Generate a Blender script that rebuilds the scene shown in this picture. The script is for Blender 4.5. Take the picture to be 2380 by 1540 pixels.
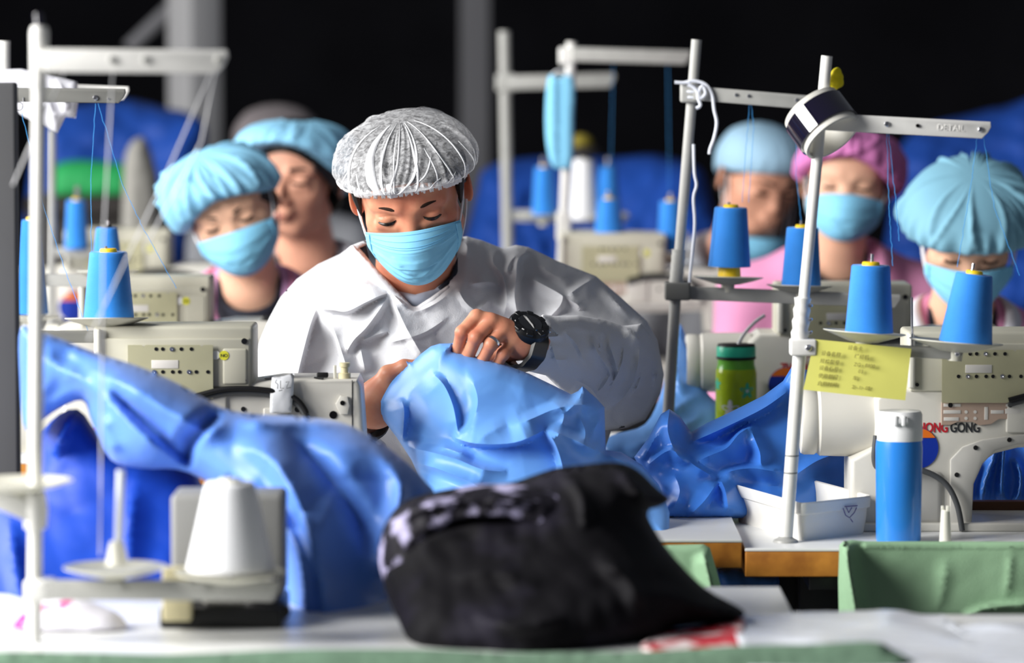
import bpy, bmesh, math, random
import numpy as np
from mathutils import Vector, Matrix, Euler, geometry

random.seed(7)
RNG = np.random.default_rng(11)
scene = bpy.context.scene
for _o in list(bpy.data.objects):
    bpy.data.objects.remove(_o)
COL = scene.collection

# ------------------------------------------------------------------ camera
FPX = 9360.0                      # focal length in pixels of the 2380 px wide frame
CAMZ = 1.418
PITCH = math.atan2(670.0, FPX)    # horizon at row 100
cam_data = bpy.data.cameras.new('camera')
cam_data.sensor_width = 36.0
cam_data.lens = 36.0 * FPX / 2380.0
cam_data.clip_start = 0.1
cam_data.dof.use_dof = True
cam_data.dof.focus_distance = 5.80
cam_data.dof.aperture_fstop = 3.2
cam = bpy.data.objects.new('camera', cam_data)
cam.location = (0, 0, CAMZ)
cam.rotation_euler = (math.pi / 2 - PITCH, 0, 0)
COL.objects.link(cam)
scene.camera = cam

# ------------------------------------------------------------------ world, daylight, exposure
world = bpy.data.worlds.new('world')
scene.world = world
world.use_nodes = True
world.node_tree.nodes['Background'].inputs['Color'].default_value = (0.80, 0.86, 1.0, 1)
world.node_tree.nodes['Background'].inputs['Strength'].default_value = 0.12


def area_light(name, loc, target, sx, sy, power, col):
    l = bpy.data.lights.new(name, 'AREA')
    l.shape = 'RECTANGLE'
    l.size, l.size_y = sx, sy
    l.energy = power
    l.color = col
    o = bpy.data.objects.new(name, l)
    o.location = loc
    o.rotation_euler = (Vector(target) - Vector(loc)).to_track_quat('-Z', 'Y').to_euler()
    COL.objects.link(o)
    return o


# daylight that enters through the tall windows in the left wall
area_light('window_daylight', (-3.75, 3.7, 2.6), (-0.1, 5.6, 0.9), 2.5, 2.4, 525, (1.0, 0.985, 0.96))
area_light('window_daylight', (-3.75, 7.9, 2.6), (0.2, 8.6, 1.0), 2.5, 2.4, 220, (1.0, 0.985, 0.96))

vs = scene.view_settings
vs.view_transform = 'Standard'
vs.look = 'None'
vs.exposure = 0.0
vs.gamma = 1.0
vs.use_curve_mapping = False


# ------------------------------------------------------------------ pixel -> world
_cp, _sp = math.cos(PITCH), math.sin(PITCH)


def P(px, py, d):
    """world point seen at pixel (px, py) that stands at depth y = d"""
    u = (px - 1190.0) / FPX
    v = (770.0 - py) / FPX
    dy = _cp + v * _sp
    dz = -_sp + v * _cp
    t = d / dy
    return Vector((u * t, d, CAMZ + dz * t))


def PN(px, py, d):
    u = (px - 1190.0) / FPX
    v = (770.0 - py) / FPX
    dy = _cp + v * _sp
    dz = -_sp + v * _cp
    t = d / dy
    return np.stack([u * t, d + 0 * px, CAMZ + dz * t], axis=-1)


def S(d):
    return d / FPX                # metres per pixel at depth d


def DZ(py, z):
    """depth at which a horizontal plane of height z is seen at row py"""
    v = (770.0 - py) / FPX
    return (z - CAMZ) * (_cp + v * _sp) / (-_sp + v * _cp)


# ------------------------------------------------------------------ materials
def lin(c):
    def f(x):
        x /= 255.0
        return x / 12.92 if x <= 0.04045 else ((x + 0.055) / 1.055) ** 2.4
    return (f(c[0]), f(c[1]), f(c[2]), 1.0)


MATS = {}


def mat(name, col, rough=0.5, metal=0.0, spec=0.5, bump=None, var=None, translu=0.0, trans=0.0, ior=1.45,
        alpha=None, sss=0.0, coat=0.0, sheen=0.0, weave=None, wind=None, translu_col=None):
    m = bpy.data.materials.new(name)
    m.use_nodes = True
    nt = m.node_tree
    N, L = nt.nodes, nt.links
    b = N['Principled BSDF']
    b.inputs['Base Color'].default_value = lin(col)
    b.inputs['Roughness'].default_value = rough
    b.inputs['Metallic'].default_value = metal
    b.inputs['Specular IOR Level'].default_value = spec
    b.inputs['Transmission Weight'].default_value = trans
    b.inputs['IOR'].default_value = ior
    b.inputs['Coat Weight'].default_value = coat
    b.inputs['Sheen Weight'].default_value = sheen
    if sss:
        b.inputs['Subsurface Weight'].default_value = sss
        b.inputs['Subsurface Radius'].default_value = (0.012, 0.005, 0.003)
        b.inputs['Subsurface Scale'].default_value = 1.0
    tc = N.new('ShaderNodeTexCoord')
    if var:                                   # (scale, amount[, second colour])
        n = N.new('ShaderNodeTexNoise')
        n.inputs['Scale'].default_value = var[0]
        n.inputs['Detail'].default_value = 4
        L.new(tc.outputs['Object'], n.inputs['Vector'])
        r = N.new('ShaderNodeValToRGB')
        c0 = lin(col)
        if len(var) > 2:
            c1 = lin(var[2])
        else:
            c1 = tuple(x * (1 - var[1]) for x in c0[:3]) + (1,)
        lo = var[3] if len(var) > 3 else 0.35
        hi = var[4] if len(var) > 4 else 0.65
        r.color_ramp.elements[0].position = lo
        r.color_ramp.elements[1].position = hi
        r.color_ramp.elements[0].color = c1
        r.color_ramp.elements[1].color = c0
        L.new(n.outputs['Fac'], r.inputs['Fac'])
        L.new(r.outputs['Color'], b.inputs['Base Color'])
    hsrc = None
    if bump:                                  # (scale, strength, distance)
        n = N.new('ShaderNodeTexNoise')
        n.inputs['Scale'].default_value = bump[0]
        n.inputs['Detail'].default_value = 3
        L.new(tc.outputs['Object'], n.inputs['Vector'])
        hsrc, hs, hd = n.outputs['Fac'], bump[1], bump[2]
    if weave:
        vv = N.new('ShaderNodeTexVoronoi')
        vv.inputs['Scale'].default_value = weave[0]
        L.new(tc.outputs['Object'], vv.inputs['Vector'])
        hsrc, hs, hd = vv.outputs['Distance'], weave[1], weave[2]
    if wind:                                  # fine horizontal windings
        w = N.new('ShaderNodeTexWave')
        w.bands_direction = 'Z'
        w.inputs['Scale'].default_value = wind[0]
        w.inputs['Distortion'].default_value = 2.5
        w.inputs['Detail'].default_value = 2
        L.new(tc.outputs['Object'], w.inputs['Vector'])
        hsrc, hs, hd = w.outputs['Fac'], wind[1], wind[2]
    if hsrc is not None:
        bp = N.new('ShaderNodeBump')
        bp.inputs['Strength'].default_value = hs
        bp.inputs['Distance'].default_value = hd
        L.new(hsrc, bp.inputs['Height'])
        L.new(bp.outputs['Normal'], b.inputs['Normal'])
    out = N['Material Output']
    last = b.outputs['BSDF']
    if translu:
        t = N.new('ShaderNodeBsdfTranslucent')
        t.inputs['Color'].default_value = lin(translu_col or col)
        mx = N.new('ShaderNodeMixShader')
        mx.inputs['Fac'].default_value = translu
        L.new(last, mx.inputs[1])
        L.new(t.outputs['BSDF'], mx.inputs[2])
        last = mx.outputs['Shader']
        L.new(last, out.inputs['Surface'])
    if alpha is not None:                     # (scale, lo, hi): sheer nonwoven, fibres thicker and thinner
        n = N.new('ShaderNodeTexNoise')
        n.inputs['Scale'].default_value = alpha[0]
        n.inputs['Detail'].default_value = 6
        n.inputs['Roughness'].default_value = 0.7
        n.inputs['Distortion'].default_value = 0.6
        L.new(tc.outputs['Object'], n.inputs['Vector'])
        r = N.new('ShaderNodeMapRange')
        r.inputs['From Min'].default_value = 0.36
        r.inputs['From Max'].default_value = 0.62
        r.inputs['To Min'].default_value = alpha[1]
        r.inputs['To Max'].default_value = alpha[2]
        L.new(n.outputs['Fac'], r.inputs['Value'])
        t = N.new('ShaderNodeBsdfTransparent')
        mx = N.new('ShaderNodeMixShader')
        L.new(r.outputs['Result'], mx.inputs['Fac'])
        L.new(t.outputs['BSDF'], mx.inputs[1])
        L.new(last, mx.inputs[2])
        L.new(mx.outputs['Shader'], out.inputs['Surface'])
    MATS[name] = m
    return m


mat('dark_wall', (26, 26, 30), 0.95, spec=0.1, var=(3, 0.3))
mat('column_grey', (120, 120, 124), 0.9, spec=0.1)
mat('column_pale', (172, 172, 174), 0.85, spec=0.1)
mat('wall_paint', (196, 198, 200), 0.8, var=(1.5, 0.08))
mat('concrete', (92, 92, 94), 0.8, var=(4, 0.25), bump=(60, 0.2, 0.002))
mat('frame_paint', (215, 217, 218), 0.45)
mat('panel_grey', (88, 88, 90), 0.75, var=(5, 0.1))
mat('laminate', (226, 227, 226), 0.35, spec=0.45, var=(30, 0.03))
mat('wood_edge', (196, 130, 48), 0.5, var=(28, 0.0, (150, 92, 30), 0.3, 0.7), bump=(90, 0.2, 0.001))
mat('brown_wood', (92, 52, 24), 0.5, var=(18, 0.35))
mat('leg_metal', (70, 72, 74), 0.4, metal=0.7)
mat('pole_paint', (232, 231, 227), 0.35, spec=0.5, var=(60, 0.06))
mat('pole_grey', (172, 172, 168), 0.4, spec=0.5, var=(40, 0.08))
mat('arm_dark', (120, 120, 116), 0.45, spec=0.4)
mat('plastic_cream', (226, 224, 212), 0.4)
mat('dish_cream', (218, 216, 202), 0.4)
mat('steel', (200, 200, 205), 0.22, metal=1.0)
mat('screw_dark', (40, 40, 42), 0.35, metal=0.6)
mat('black_hole', (12, 12, 14), 0.8, spec=0.1)
mat('thread_blue', (48, 140, 232), 0.62, spec=0.25, wind=(170, 0.35, 0.001), sheen=0.25, var=(25, 0.10))
mat('thread_white', (240, 241, 244), 0.65, spec=0.25, wind=(170, 0.3, 0.001))
mat('strand_blue', (70, 165, 240), 0.5)
mat('strand_white', (225, 225, 228), 0.6)
mat('core_yellow', (240, 200, 30), 0.4)
mat('core_dark', (60, 58, 54), 0.5)
mat('machine_paint', (214, 211, 202), 0.36, spec=0.5, var=(12, 0.05), bump=(220, 0.04, 0.001))
mat('machine_lower', (190, 188, 182), 0.4, spec=0.4)
mat('box_beige', (198, 195, 178), 0.45, spec=0.4, var=(10, 0.05))
mat('plate_zinc', (206, 202, 166), 0.35, metal=0.3, var=(9, 0.15), bump=(30, 0.06, 0.002))
mat('plate_pink', (206, 180, 162), 0.4, metal=0.35)
mat('slot_light', (222, 218, 212), 0.5)
mat('rubber_black', (22, 22, 24), 0.55, spec=0.35)
mat('cable_grey', (72, 74, 76), 0.5)
mat('sticker_yellow', (226, 222, 60), 0.5)
mat('sticker_white', (236, 236, 236), 0.5)
mat('sticker_blue', (14, 50, 160), 0.4)
mat('sticker_orange', (236, 118, 30), 0.4)
mat('ink_red', (196, 26, 44), 0.5)
mat('ink_dark', (44, 46, 50), 0.5)
mat('ink_faint', (146, 140, 70), 0.8)
mat('paper_yellow', (234, 232, 124), 0.7, spec=0.2, var=(14, 0.06))
mat('paper_white', (232, 234, 238), 0.75, spec=0.2, var=(40, 0.06))
mat('tape_film', (12, 7, 30), 0.06, spec=0.9, coat=1.0)
mat('tape_core', (214, 212, 204), 0.5)
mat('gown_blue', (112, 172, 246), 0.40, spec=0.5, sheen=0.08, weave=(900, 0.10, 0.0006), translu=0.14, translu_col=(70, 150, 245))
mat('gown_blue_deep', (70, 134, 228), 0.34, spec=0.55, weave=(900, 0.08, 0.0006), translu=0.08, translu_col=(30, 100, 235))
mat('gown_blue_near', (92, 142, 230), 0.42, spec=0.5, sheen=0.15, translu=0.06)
mat('gown_blue_shaded', (22, 66, 170), 0.5, spec=0.35, translu=0.05)  # gown fabric darkened: the shade under the near drape is in this base colour
mat('sack_pale', (150, 148, 142), 0.85)
mat('cap_yellow', (120, 108, 30), 0.8)
mat('crate_dark', (40, 36, 34), 0.8)
mat('overlock_grey', (140, 140, 138), 0.5)
mat('blue_far', (32, 80, 176), 0.6, spec=0.3, var=(3, 0.3))
mat('green_far', (30, 150, 80), 0.7)
mat('gown_white', (212, 213, 217), 0.7, spec=0.2, weave=(620, 0.35, 0.0008), translu=0.12)
mat('cap_sheer', (238, 239, 242), 0.75, spec=0.2, alpha=(120, 0.10, 0.44), bump=(120, 0.12, 0.001))
mat('cap_fold', (240, 241, 244), 0.75, spec=0.2, alpha=(60, 0.62, 1.0))
mat('cap_band', (244, 244, 246), 0.75, spec=0.2, translu=0.12)
mat('cap_blue', (144, 204, 236), 0.7, spec=0.2, translu=0.15, bump=(60, 0.15, 0.002))
mat('cap_teal', (132, 184, 206), 0.7, spec=0.2, translu=0.15, bump=(60, 0.15, 0.002))
mat('cap_pale', (160, 196, 220), 0.75, spec=0.2, translu=0.1)
mat('cap_pink', (214, 130, 190), 0.7, spec=0.2, translu=0.15)
mat('cap_grey', (112, 106, 108), 0.8, spec=0.1)
mat('mask_blue', (140, 212, 246), 0.62, spec=0.25, weave=(1500, 0.12, 0.0004), translu=0.1)
mat('mask_stitch', (86, 160, 205), 0.7)
mat('loop_white', (236, 238, 242), 0.6)
mat('skin', (212, 152, 120), 0.42, spec=0.4, var=(35, 0.0, (196, 122, 96), 0.35, 0.75), bump=(500, 0.08, 0.0005), sss=0.12)
mat('skin_pale', (226, 178, 150), 0.5, spec=0.3, var=(30, 0.08), sss=0.1)
mat('skin_ruddy', (212, 156, 130), 0.5, spec=0.3, var=(30, 0.12), sss=0.1)
mat('hair_black', (20, 18, 18), 0.5, spec=0.4, bump=(180, 0.5, 0.002))
mat('brow_brown', (52, 38, 32), 0.8, spec=0.1, bump=(900, 0.6, 0.001))
mat('eye_dark', (18, 13, 12), 0.2)
mat('eye_white', (225, 215, 208), 0.3)
mat('lip', (168, 92, 84), 0.5)
mat('shirt_grey', (130, 136, 150), 0.85, bump=(300, 0.2, 0.001))
mat('shirt_navy', (24, 28, 40), 0.85)
mat('cuff_dark', (62, 64, 68), 0.85, bump=(400, 0.35, 0.001))
mat('coat_pink', (224, 150, 190), 0.75, var=(8, 0.1))
mat('coat_violet', (206, 160, 206), 0.75, var=(8, 0.1))
mat('coat_white', (222, 222, 230), 0.8)
mat('coat_grey', (150, 152, 158), 0.8)
mat('watch_black', (16, 16, 18), 0.34, spec=0.5)
mat('watch_glass', (6, 6, 8), 0.05, spec=0.9, coat=1.0)
mat('silver', (220, 220, 225), 0.16, metal=1.0)
mat('bottle_green', (178, 204, 40), 0.15, spec=0.5, trans=0.25, ior=1.35)
mat('bottle_neck', (110, 190, 60), 0.2, trans=0.2)
mat('lid_teal', (44, 190, 152), 0.35)
mat('thermos_blue', (44, 134, 226), 0.3, spec=0.5, coat=0.25)
mat('thermos_white', (236, 237, 238), 0.3)
mat('tray_white', (232, 230, 224), 0.45, var=(20, 0.05))
mat('stain', (190, 160, 120), 0.7)
mat('doodle_violet', (90, 70, 130), 0.7)
mat('cloth_green', (150, 186, 150), 0.85, spec=0.15, weave=(800, 0.3, 0.001), var=(12, 0.06))
mat('cloth_green_dark', (112, 140, 118), 0.85, spec=0.15, weave=(500, 0.3, 0.001), var=(40, 0.2))
mat('jacket_black', (14, 13, 17), 0.75, spec=0.15, var=(9, 0.0, (28, 26, 36), 0.36, 0.46))
mat('jacket_print', (24, 22, 30), 0.6, spec=0.2, var=(24, 0.0, (186, 180, 216), 0.40, 0.50))
mat('string_white', (224, 228, 238), 0.8)
mat('foam_yellow', (240, 222, 20), 0.7)
mat('pack_red', (206, 60, 72), 0.5, var=(26, 0.0, (240, 222, 222), 0.42, 0.5))
mat('film_white', (226, 230, 238), 0.25, spec=0.5)
mat('floral', (228, 226, 236), 0.8, var=(22, 0.0, (196, 60, 130), 0.39, 0.43))
mat('machine_black', (18, 18, 20), 0.4)
mat('beige_post', (216, 206, 166), 0.5)


# ------------------------------------------------------------------ object helpers
MW = {}                            # world matrix of every thing root


def props(o, label=None, cat=None, group=None, kind=None):
    if label:
        o['label'] = label
    if cat:
        o['category'] = cat
    if group:
        o['group'] = group
    if kind:
        o['kind'] = kind
    return o


def thing(name, label, cat, loc=(0, 0, 0), rot=(0, 0, 0), group=None):
    o = bpy.data.objects.new(name, None)
    o.empty_display_size = 0.05
    o.location = loc
    o.rotation_euler = rot
    COL.objects.link(o)
    MW[o.name] = Matrix.LocRotScale(Vector(loc), Euler(rot), None)
    return props(o, label, cat, group)


def mesh_np(name, V, faces, smooth=True, angle=40):
    me = bpy.data.meshes.new(name)
    V = np.asarray(V, dtype=np.float32)
    fl = [np.asarray(f, dtype=np.int32) for f in faces if len(f)]
    nl = sum(f.size for f in fl)
    npoly = sum(f.shape[0] for f in fl)
    me.vertices.add(len(V))
    me.vertices.foreach_set('co', V.ravel())
    me.loops.add(nl)
    me.loops.foreach_set('vertex_index', np.concatenate([f.ravel() for f in fl]))
    me.polygons.add(npoly)
    tot = np.concatenate([np.full(f.shape[0], f.shape[1], np.int32) for f in fl])
    st = np.concatenate([[0], np.cumsum(tot)[:-1]]).astype(np.int32)
    me.polygons.foreach_set('loop_start', st)
    me.update(calc_edges=True)
    me.validate()
    if smooth:
        me.shade_smooth()
        if angle < 180:
            me.set_sharp_from_angle(angle=math.radians(angle))
    return me


class MB:
    """collects simple solids and links them as one mesh"""

    def __init__(self):
        self.v, self.f = [], []

    def add(self, v, f):
        o = len(self.v)
        self.v += [tuple(p) for p in v]
        self.f += [tuple(i + o for i in q) for q in f]
        return self

    def box(self, c, s, b=0.0, R=None):
        """bevelled box: centre, full size, bevel, rotation"""
        bm = bmesh.new()
        bmesh.ops.create_cube(bm, size=1.0)
        bmesh.ops.scale(bm, vec=Vector(s), verts=bm.verts)
        if b:
            bmesh.ops.bevel(bm, geom=list(bm.edges), offset=min(b, min(s) * 0.49), segments=3, affect='EDGES', profile=0.5)
        M = Matrix.Translation(Vector(c)) @ (R.to_4x4() if R else Matrix())
        bmesh.ops.transform(bm, matrix=M, verts=bm.verts)
        return self.bm(bm)

    def bm(self, bm):
        bm.verts.index_update()
        self.add([v.co[:] for v in bm.verts], [[v.index for v in f.verts] for f in bm.faces])
        bm.free()
        return self

    def tube(self, pts, r, n=12, cap=True):
        pts = [Vector(p) for p in pts]
        rs = r if isinstance(r, (list, tuple)) else [r] * len(pts)
        V, F = [], []
        prev = None
        for i, p in enumerate(pts):
            a = pts[max(i - 1, 0)]
            c = pts[min(i + 1, len(pts) - 1)]
            t = (c - a).normalized()
            if prev is None:
                u = t.orthogonal().normalized()
            else:
                u = (prev - t * prev.dot(t)).normalized()
            prev = u
            w = t.cross(u)
            for k in range(n):
                an = 2 * math.pi * k / n
                V.append(p + (u * math.cos(an) + w * math.sin(an)) * rs[i])
        for i in range(len(pts) - 1):
            for k in range(n):
                k2 = (k + 1) % n
                F.append((i * n + k, i * n + k2, (i + 1) * n + k2, (i + 1) * n + k))
        if cap:
            F.append(tuple(range(n - 1, -1, -1)))
            m = (len(pts) - 1) * n
            F.append(tuple(range(m, m + n)))
        return self.add(V, F)

    def lathe(self, prof, M=None, n=32, close=True):
        """profile of (radius, height) about local z, placed by M"""
        M = M or Matrix()
        V, F = [], []
        for (r, z) in prof:
            for k in range(n):
                a = 2 * math.pi * k / n
                V.append(M @ Vector((r * math.cos(a), r * math.sin(a), z)))
        for i in range(len(prof) - 1):
            for k in range(n):
                k2 = (k + 1) % n
                F.append((i * n + k, i * n + k2, (i + 1) * n + k2, (i + 1) * n + k))
        if close:
            F.append(tuple(range(n - 1, -1, -1)))
            m = (len(prof) - 1) * n
            F.append(tuple(range(m, m + n)))
        return self.add(V, F)

    def prism(self, poly, y0, y1, bev=0.0, seg=3):
        """polygon in (x, z) extruded along y"""
        bm = bmesh.new()
        vs_ = [bm.verts.new((x, y0, z)) for x, z in poly]
        f = bm.faces.new(vs_)
        bmesh.ops.recalc_face_normals(bm, faces=[f])
        r = bmesh.ops.extrude_face_region(bm, geom=[f])
        nv = [g for g in r['geom'] if isinstance(g, bmesh.types.BMVert)]
        bmesh.ops.translate(bm, vec=(0, y1 - y0, 0), verts=nv)
        bmesh.ops.recalc_face_normals(bm, faces=bm.faces)
        if bev:
            ed = [e for e in bm.edges if abs(e.verts[0].co.y - e.verts[1].co.y) < 1e-7]
            bmesh.ops.bevel(bm, geom=ed, offset=bev, segments=seg, affect='EDGES', profile=0.5, clamp_overlap=True)
        return self.bm(bm)

    def xf(self, M):
        self.v = [tuple(M @ Vector(p)) for p in self.v]
        return self

    def mesh(self, name, angle=40):
        me = bpy.data.meshes.new(name)
        me.from_pydata(self.v, [], self.f)
        me.update()
        bm = bmesh.new()
        bm.from_mesh(me)
        bmesh.ops.recalc_face_normals(bm, faces=bm.faces)
        bm.to_mesh(me)
        bm.free()
        me.shade_smooth()
        if angle < 180:
            me.set_sharp_from_angle(angle=math.radians(angle))
        return me

    def build(self, name, m, parent=None, angle=40, label=None, local=False):
        return link(name, self.mesh(name, angle), m, parent, label, local)


def link(name, me, m, parent=None, label=None, local=False):
    """link a mesh given in world space (or in the parent's space with local=True)"""
    o = bpy.data.objects.new(name, me)
    COL.objects.link(o)
    me.materials.append(MATS[m] if isinstance(m, str) else m)
    if parent is not None:
        o.parent = parent
        M = MW[parent.name]
        if not local:
            me.transform(M.inverted())
        MW[o.name] = M
    else:
        # put the origin at the base of the mesh
        co = np.empty(len(me.vertices) * 3, np.float32)
        me.vertices.foreach_get('co', co)
        co = co.reshape(-1, 3)
        lo, hi = co.min(0), co.max(0)
        c = Vector(((lo[0] + hi[0]) / 2, (lo[1] + hi[1]) / 2, lo[2]))
        me.transform(Matrix.Translation(-c))
        o.location = c
        MW[o.name] = Matrix.Translation(c)
    if label:
        o['label'] = label
    return o


def copy_tree(o, parent=None):
    c = o.copy()
    COL.objects.link(c)
    if parent is not None:
        c.parent = parent
    for ch in list(o.children):
        copy_tree(ch, c)
    return c


def rotz_to(v):
    """matrix whose z axis points along v"""
    return Vector(v).to_track_quat('Z', 'Y').to_matrix()


def frame(loc, v):
    return Matrix.Translation(Vector(loc)) @ rotz_to(v).to_4x4()


def text_mesh(body, size, M, depth=0.0004, bold=0.0, sx=1.0):
    cu = bpy.data.curves.new('lettering', 'FONT')
    cu.body = body
    cu.size = size
    cu.extrude = depth
    cu.offset = bold
    cu.align_x = 'LEFT'
    o = bpy.data.objects.new('lettering', cu)
    COL.objects.link(o)
    dg = bpy.context.evaluated_depsgraph_get()
    me = bpy.data.meshes.new_from_object(o.evaluated_get(dg))
    bpy.data.objects.remove(o)
    me.materials.clear()
    me.transform(M @ Matrix.Diagonal((sx, 1, 1, 1)))
    return me


# ------------------------------------------------------------------ relief cloth: traced outline, own depth, folds and a back side
def resample(poly, step, closed=True):
    pts = np.asarray(poly, float)
    if closed:
        pts = np.vstack([pts, pts[:1]])
    out = []
    for a, b in zip(pts[:-1], pts[1:]):
        n = max(1, int(round(np.hypot(*(b - a)) / step)))
        for i in range(n):
            out.append(a + (b - a) * i / n)
    if not closed:
        out.append(pts[-1])
    return np.array(out)


def catmull(poly, closed=True, sub=4):
    p = [np.asarray(q, float) for q in poly]
    n = len(p)
    out = []
    rng = range(n) if closed else range(n - 1)
    for i in rng:
        if closed:
            p0, p1, p2, p3 = p[(i - 1) % n], p[i], p[(i + 1) % n], p[(i + 2) % n]
        else:
            p0, p1, p2, p3 = p[max(i - 1, 0)], p[i], p[i + 1], p[min(i + 2, n - 1)]
        for s in range(sub):
            t = s / sub
            out.append(0.5 * ((2 * p1) + (-p0 + p2) * t + (2 * p0 - 5 * p1 + 4 * p2 - p3) * t * t + (-p0 + 3 * p1 - 3 * p2 + p3) * t ** 3))
    if not closed:
        out.append(p[-1])
    return np.array(out)


def pdist(pts, line):
    """distance, side and run (0..1) of points to a polyline"""
    line = np.asarray(line, float)
    best = np.full(len(pts), 1e9)
    side = np.zeros(len(pts))
    run = np.zeros(len(pts))
    seg = np.hypot(*(line[1:] - line[:-1]).T)
    cum = np.concatenate([[0], np.cumsum(seg)])
    for i in range(len(line) - 1):
        a, b = line[i], line[i + 1]
        ab = b - a
        l2 = max(ab @ ab, 1e-9)
        t = np.clip(((pts - a) @ ab) / l2, 0, 1)
        q = a + t[:, None] * ab
        dd = np.hypot(*(pts - q).T)
        cr = ab[0] * (pts[:, 1] - a[1]) - ab[1] * (pts[:, 0] - a[0])
        m = dd < best
        best[m] = dd[m]
        side[m] = np.sign(cr[m])
        run[m] = (cum[i] + t[m] * seg[i]) / max(cum[-1], 1e-9)
    return best, side, run


def inside(pts, poly):
    x, y = pts[:, 0], pts[:, 1]
    c = np.zeros(len(pts), bool)
    n = len(poly)
    j = n - 1
    for i in range(n):
        xi, yi = poly[i]
        xj, yj = poly[j]
        k = ((yi > y) != (yj > y)) & (x < (xj - xi) * (y - yi) / (yj - yi + 1e-12) + xi)
        c ^= k
        j = i
    return c


def tps(ctrl):
    c = np.asarray(ctrl, float)
    X = c[:, :2] / 500.0
    n = len(c)
    if n < 3:
        return lambda p: np.full(len(p), c[:, 2].mean())

    def U(r2):
        return 0.5 * r2 * np.log(r2 + 1e-12)
    K = U(((X[:, None] - X[None]) ** 2).sum(-1)) + np.eye(n) * 1e-4
    Pm = np.hstack([np.ones((n, 1)), X])
    A = np.zeros((n + 3, n + 3))
    A[:n, :n] = K
    A[:n, n:] = Pm
    A[n:, :n] = Pm.T
    w = np.linalg.lstsq(A, np.concatenate([c[:, 2], np.zeros(3)]), rcond=None)[0]

    def f(p):
        q = p / 500.0
        return U(((q[:, None] - X[None]) ** 2).sum(-1)) @ w[:n] + w[n] + q @ w[n + 1:]
    return f


def crumple(p, seed, scale, n=9):
    """sharp random creases, mean zero"""
    r = np.random.default_rng(seed)
    out = np.zeros(len(p))
    for i in range(n):
        a = r.uniform(0, math.pi)
        k = 2 * math.pi / (scale * r.uniform(0.6, 1.7))
        w = r.uniform(0, 6.28)
        a2 = a + 1.3
        ph = (p @ [math.cos(a), math.sin(a)]) * k + w + 1.1 * np.sin((p @ [math.cos(a2), math.sin(a2)]) * k * 0.47 + w * 2)
        out += (np.abs(np.sin(ph)) - 0.63) * r.uniform(0.5, 1.0)
    return out / n ** 0.5


def facets(p, seed, spacing):
    """crumpled-paper relief: random heights on scattered points, flat between them"""
    r = np.random.default_rng(seed)
    lo, hi = p.min(0) - spacing * 1.5, p.max(0) + spacing * 1.5
    gx = np.arange(lo[0], hi[0], spacing)
    gy = np.arange(lo[1], hi[1], spacing)
    G = np.stack(np.meshgrid(gx, gy), -1).reshape(-1, 2)
    G = G + r.uniform(-0.42, 0.42, G.shape) * spacing
    h = r.uniform(-1, 1, len(G))
    vo, _, fo, ov, _, _ = geometry.delaunay_2d_cdt([Vector(q) for q in G], [], [], 0, 1e-4)
    out = np.zeros(len(p))
    hh = np.array([h[o[0]] if len(o) else 0 for o in ov])
    vv = np.array([v[:] for v in vo])
    for f in fo:
        a, b, c = vv[f[0]], vv[f[1]], vv[f[2]]
        mn, mx = np.minimum(np.minimum(a, b), c), np.maximum(np.maximum(a, b), c)
        m = np.where((p[:, 0] >= mn[0]) & (p[:, 0] <= mx[0]) & (p[:, 1] >= mn[1]) & (p[:, 1] <= mx[1]))[0]
        if not len(m):
            continue
        q = p[m]
        dt = (b[1] - c[1]) * (a[0] - c[0]) + (c[0] - b[0]) * (a[1] - c[1])
        if abs(dt) < 1e-9:
            continue
        u = ((b[1] - c[1]) * (q[:, 0] - c[0]) + (c[0] - b[0]) * (q[:, 1] - c[1])) / dt
        v = ((c[1] - a[1]) * (q[:, 0] - c[0]) + (a[0] - c[0]) * (q[:, 1] - c[1])) / dt
        w = 1 - u - v
        k = (u >= -1e-6) & (v >= -1e-6) & (w >= -1e-6)
        out[m[k]] = u[k] * hh[f[0]] + v[k] * hh[f[1]] + w[k] * hh[f[2]]
    return out


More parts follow.
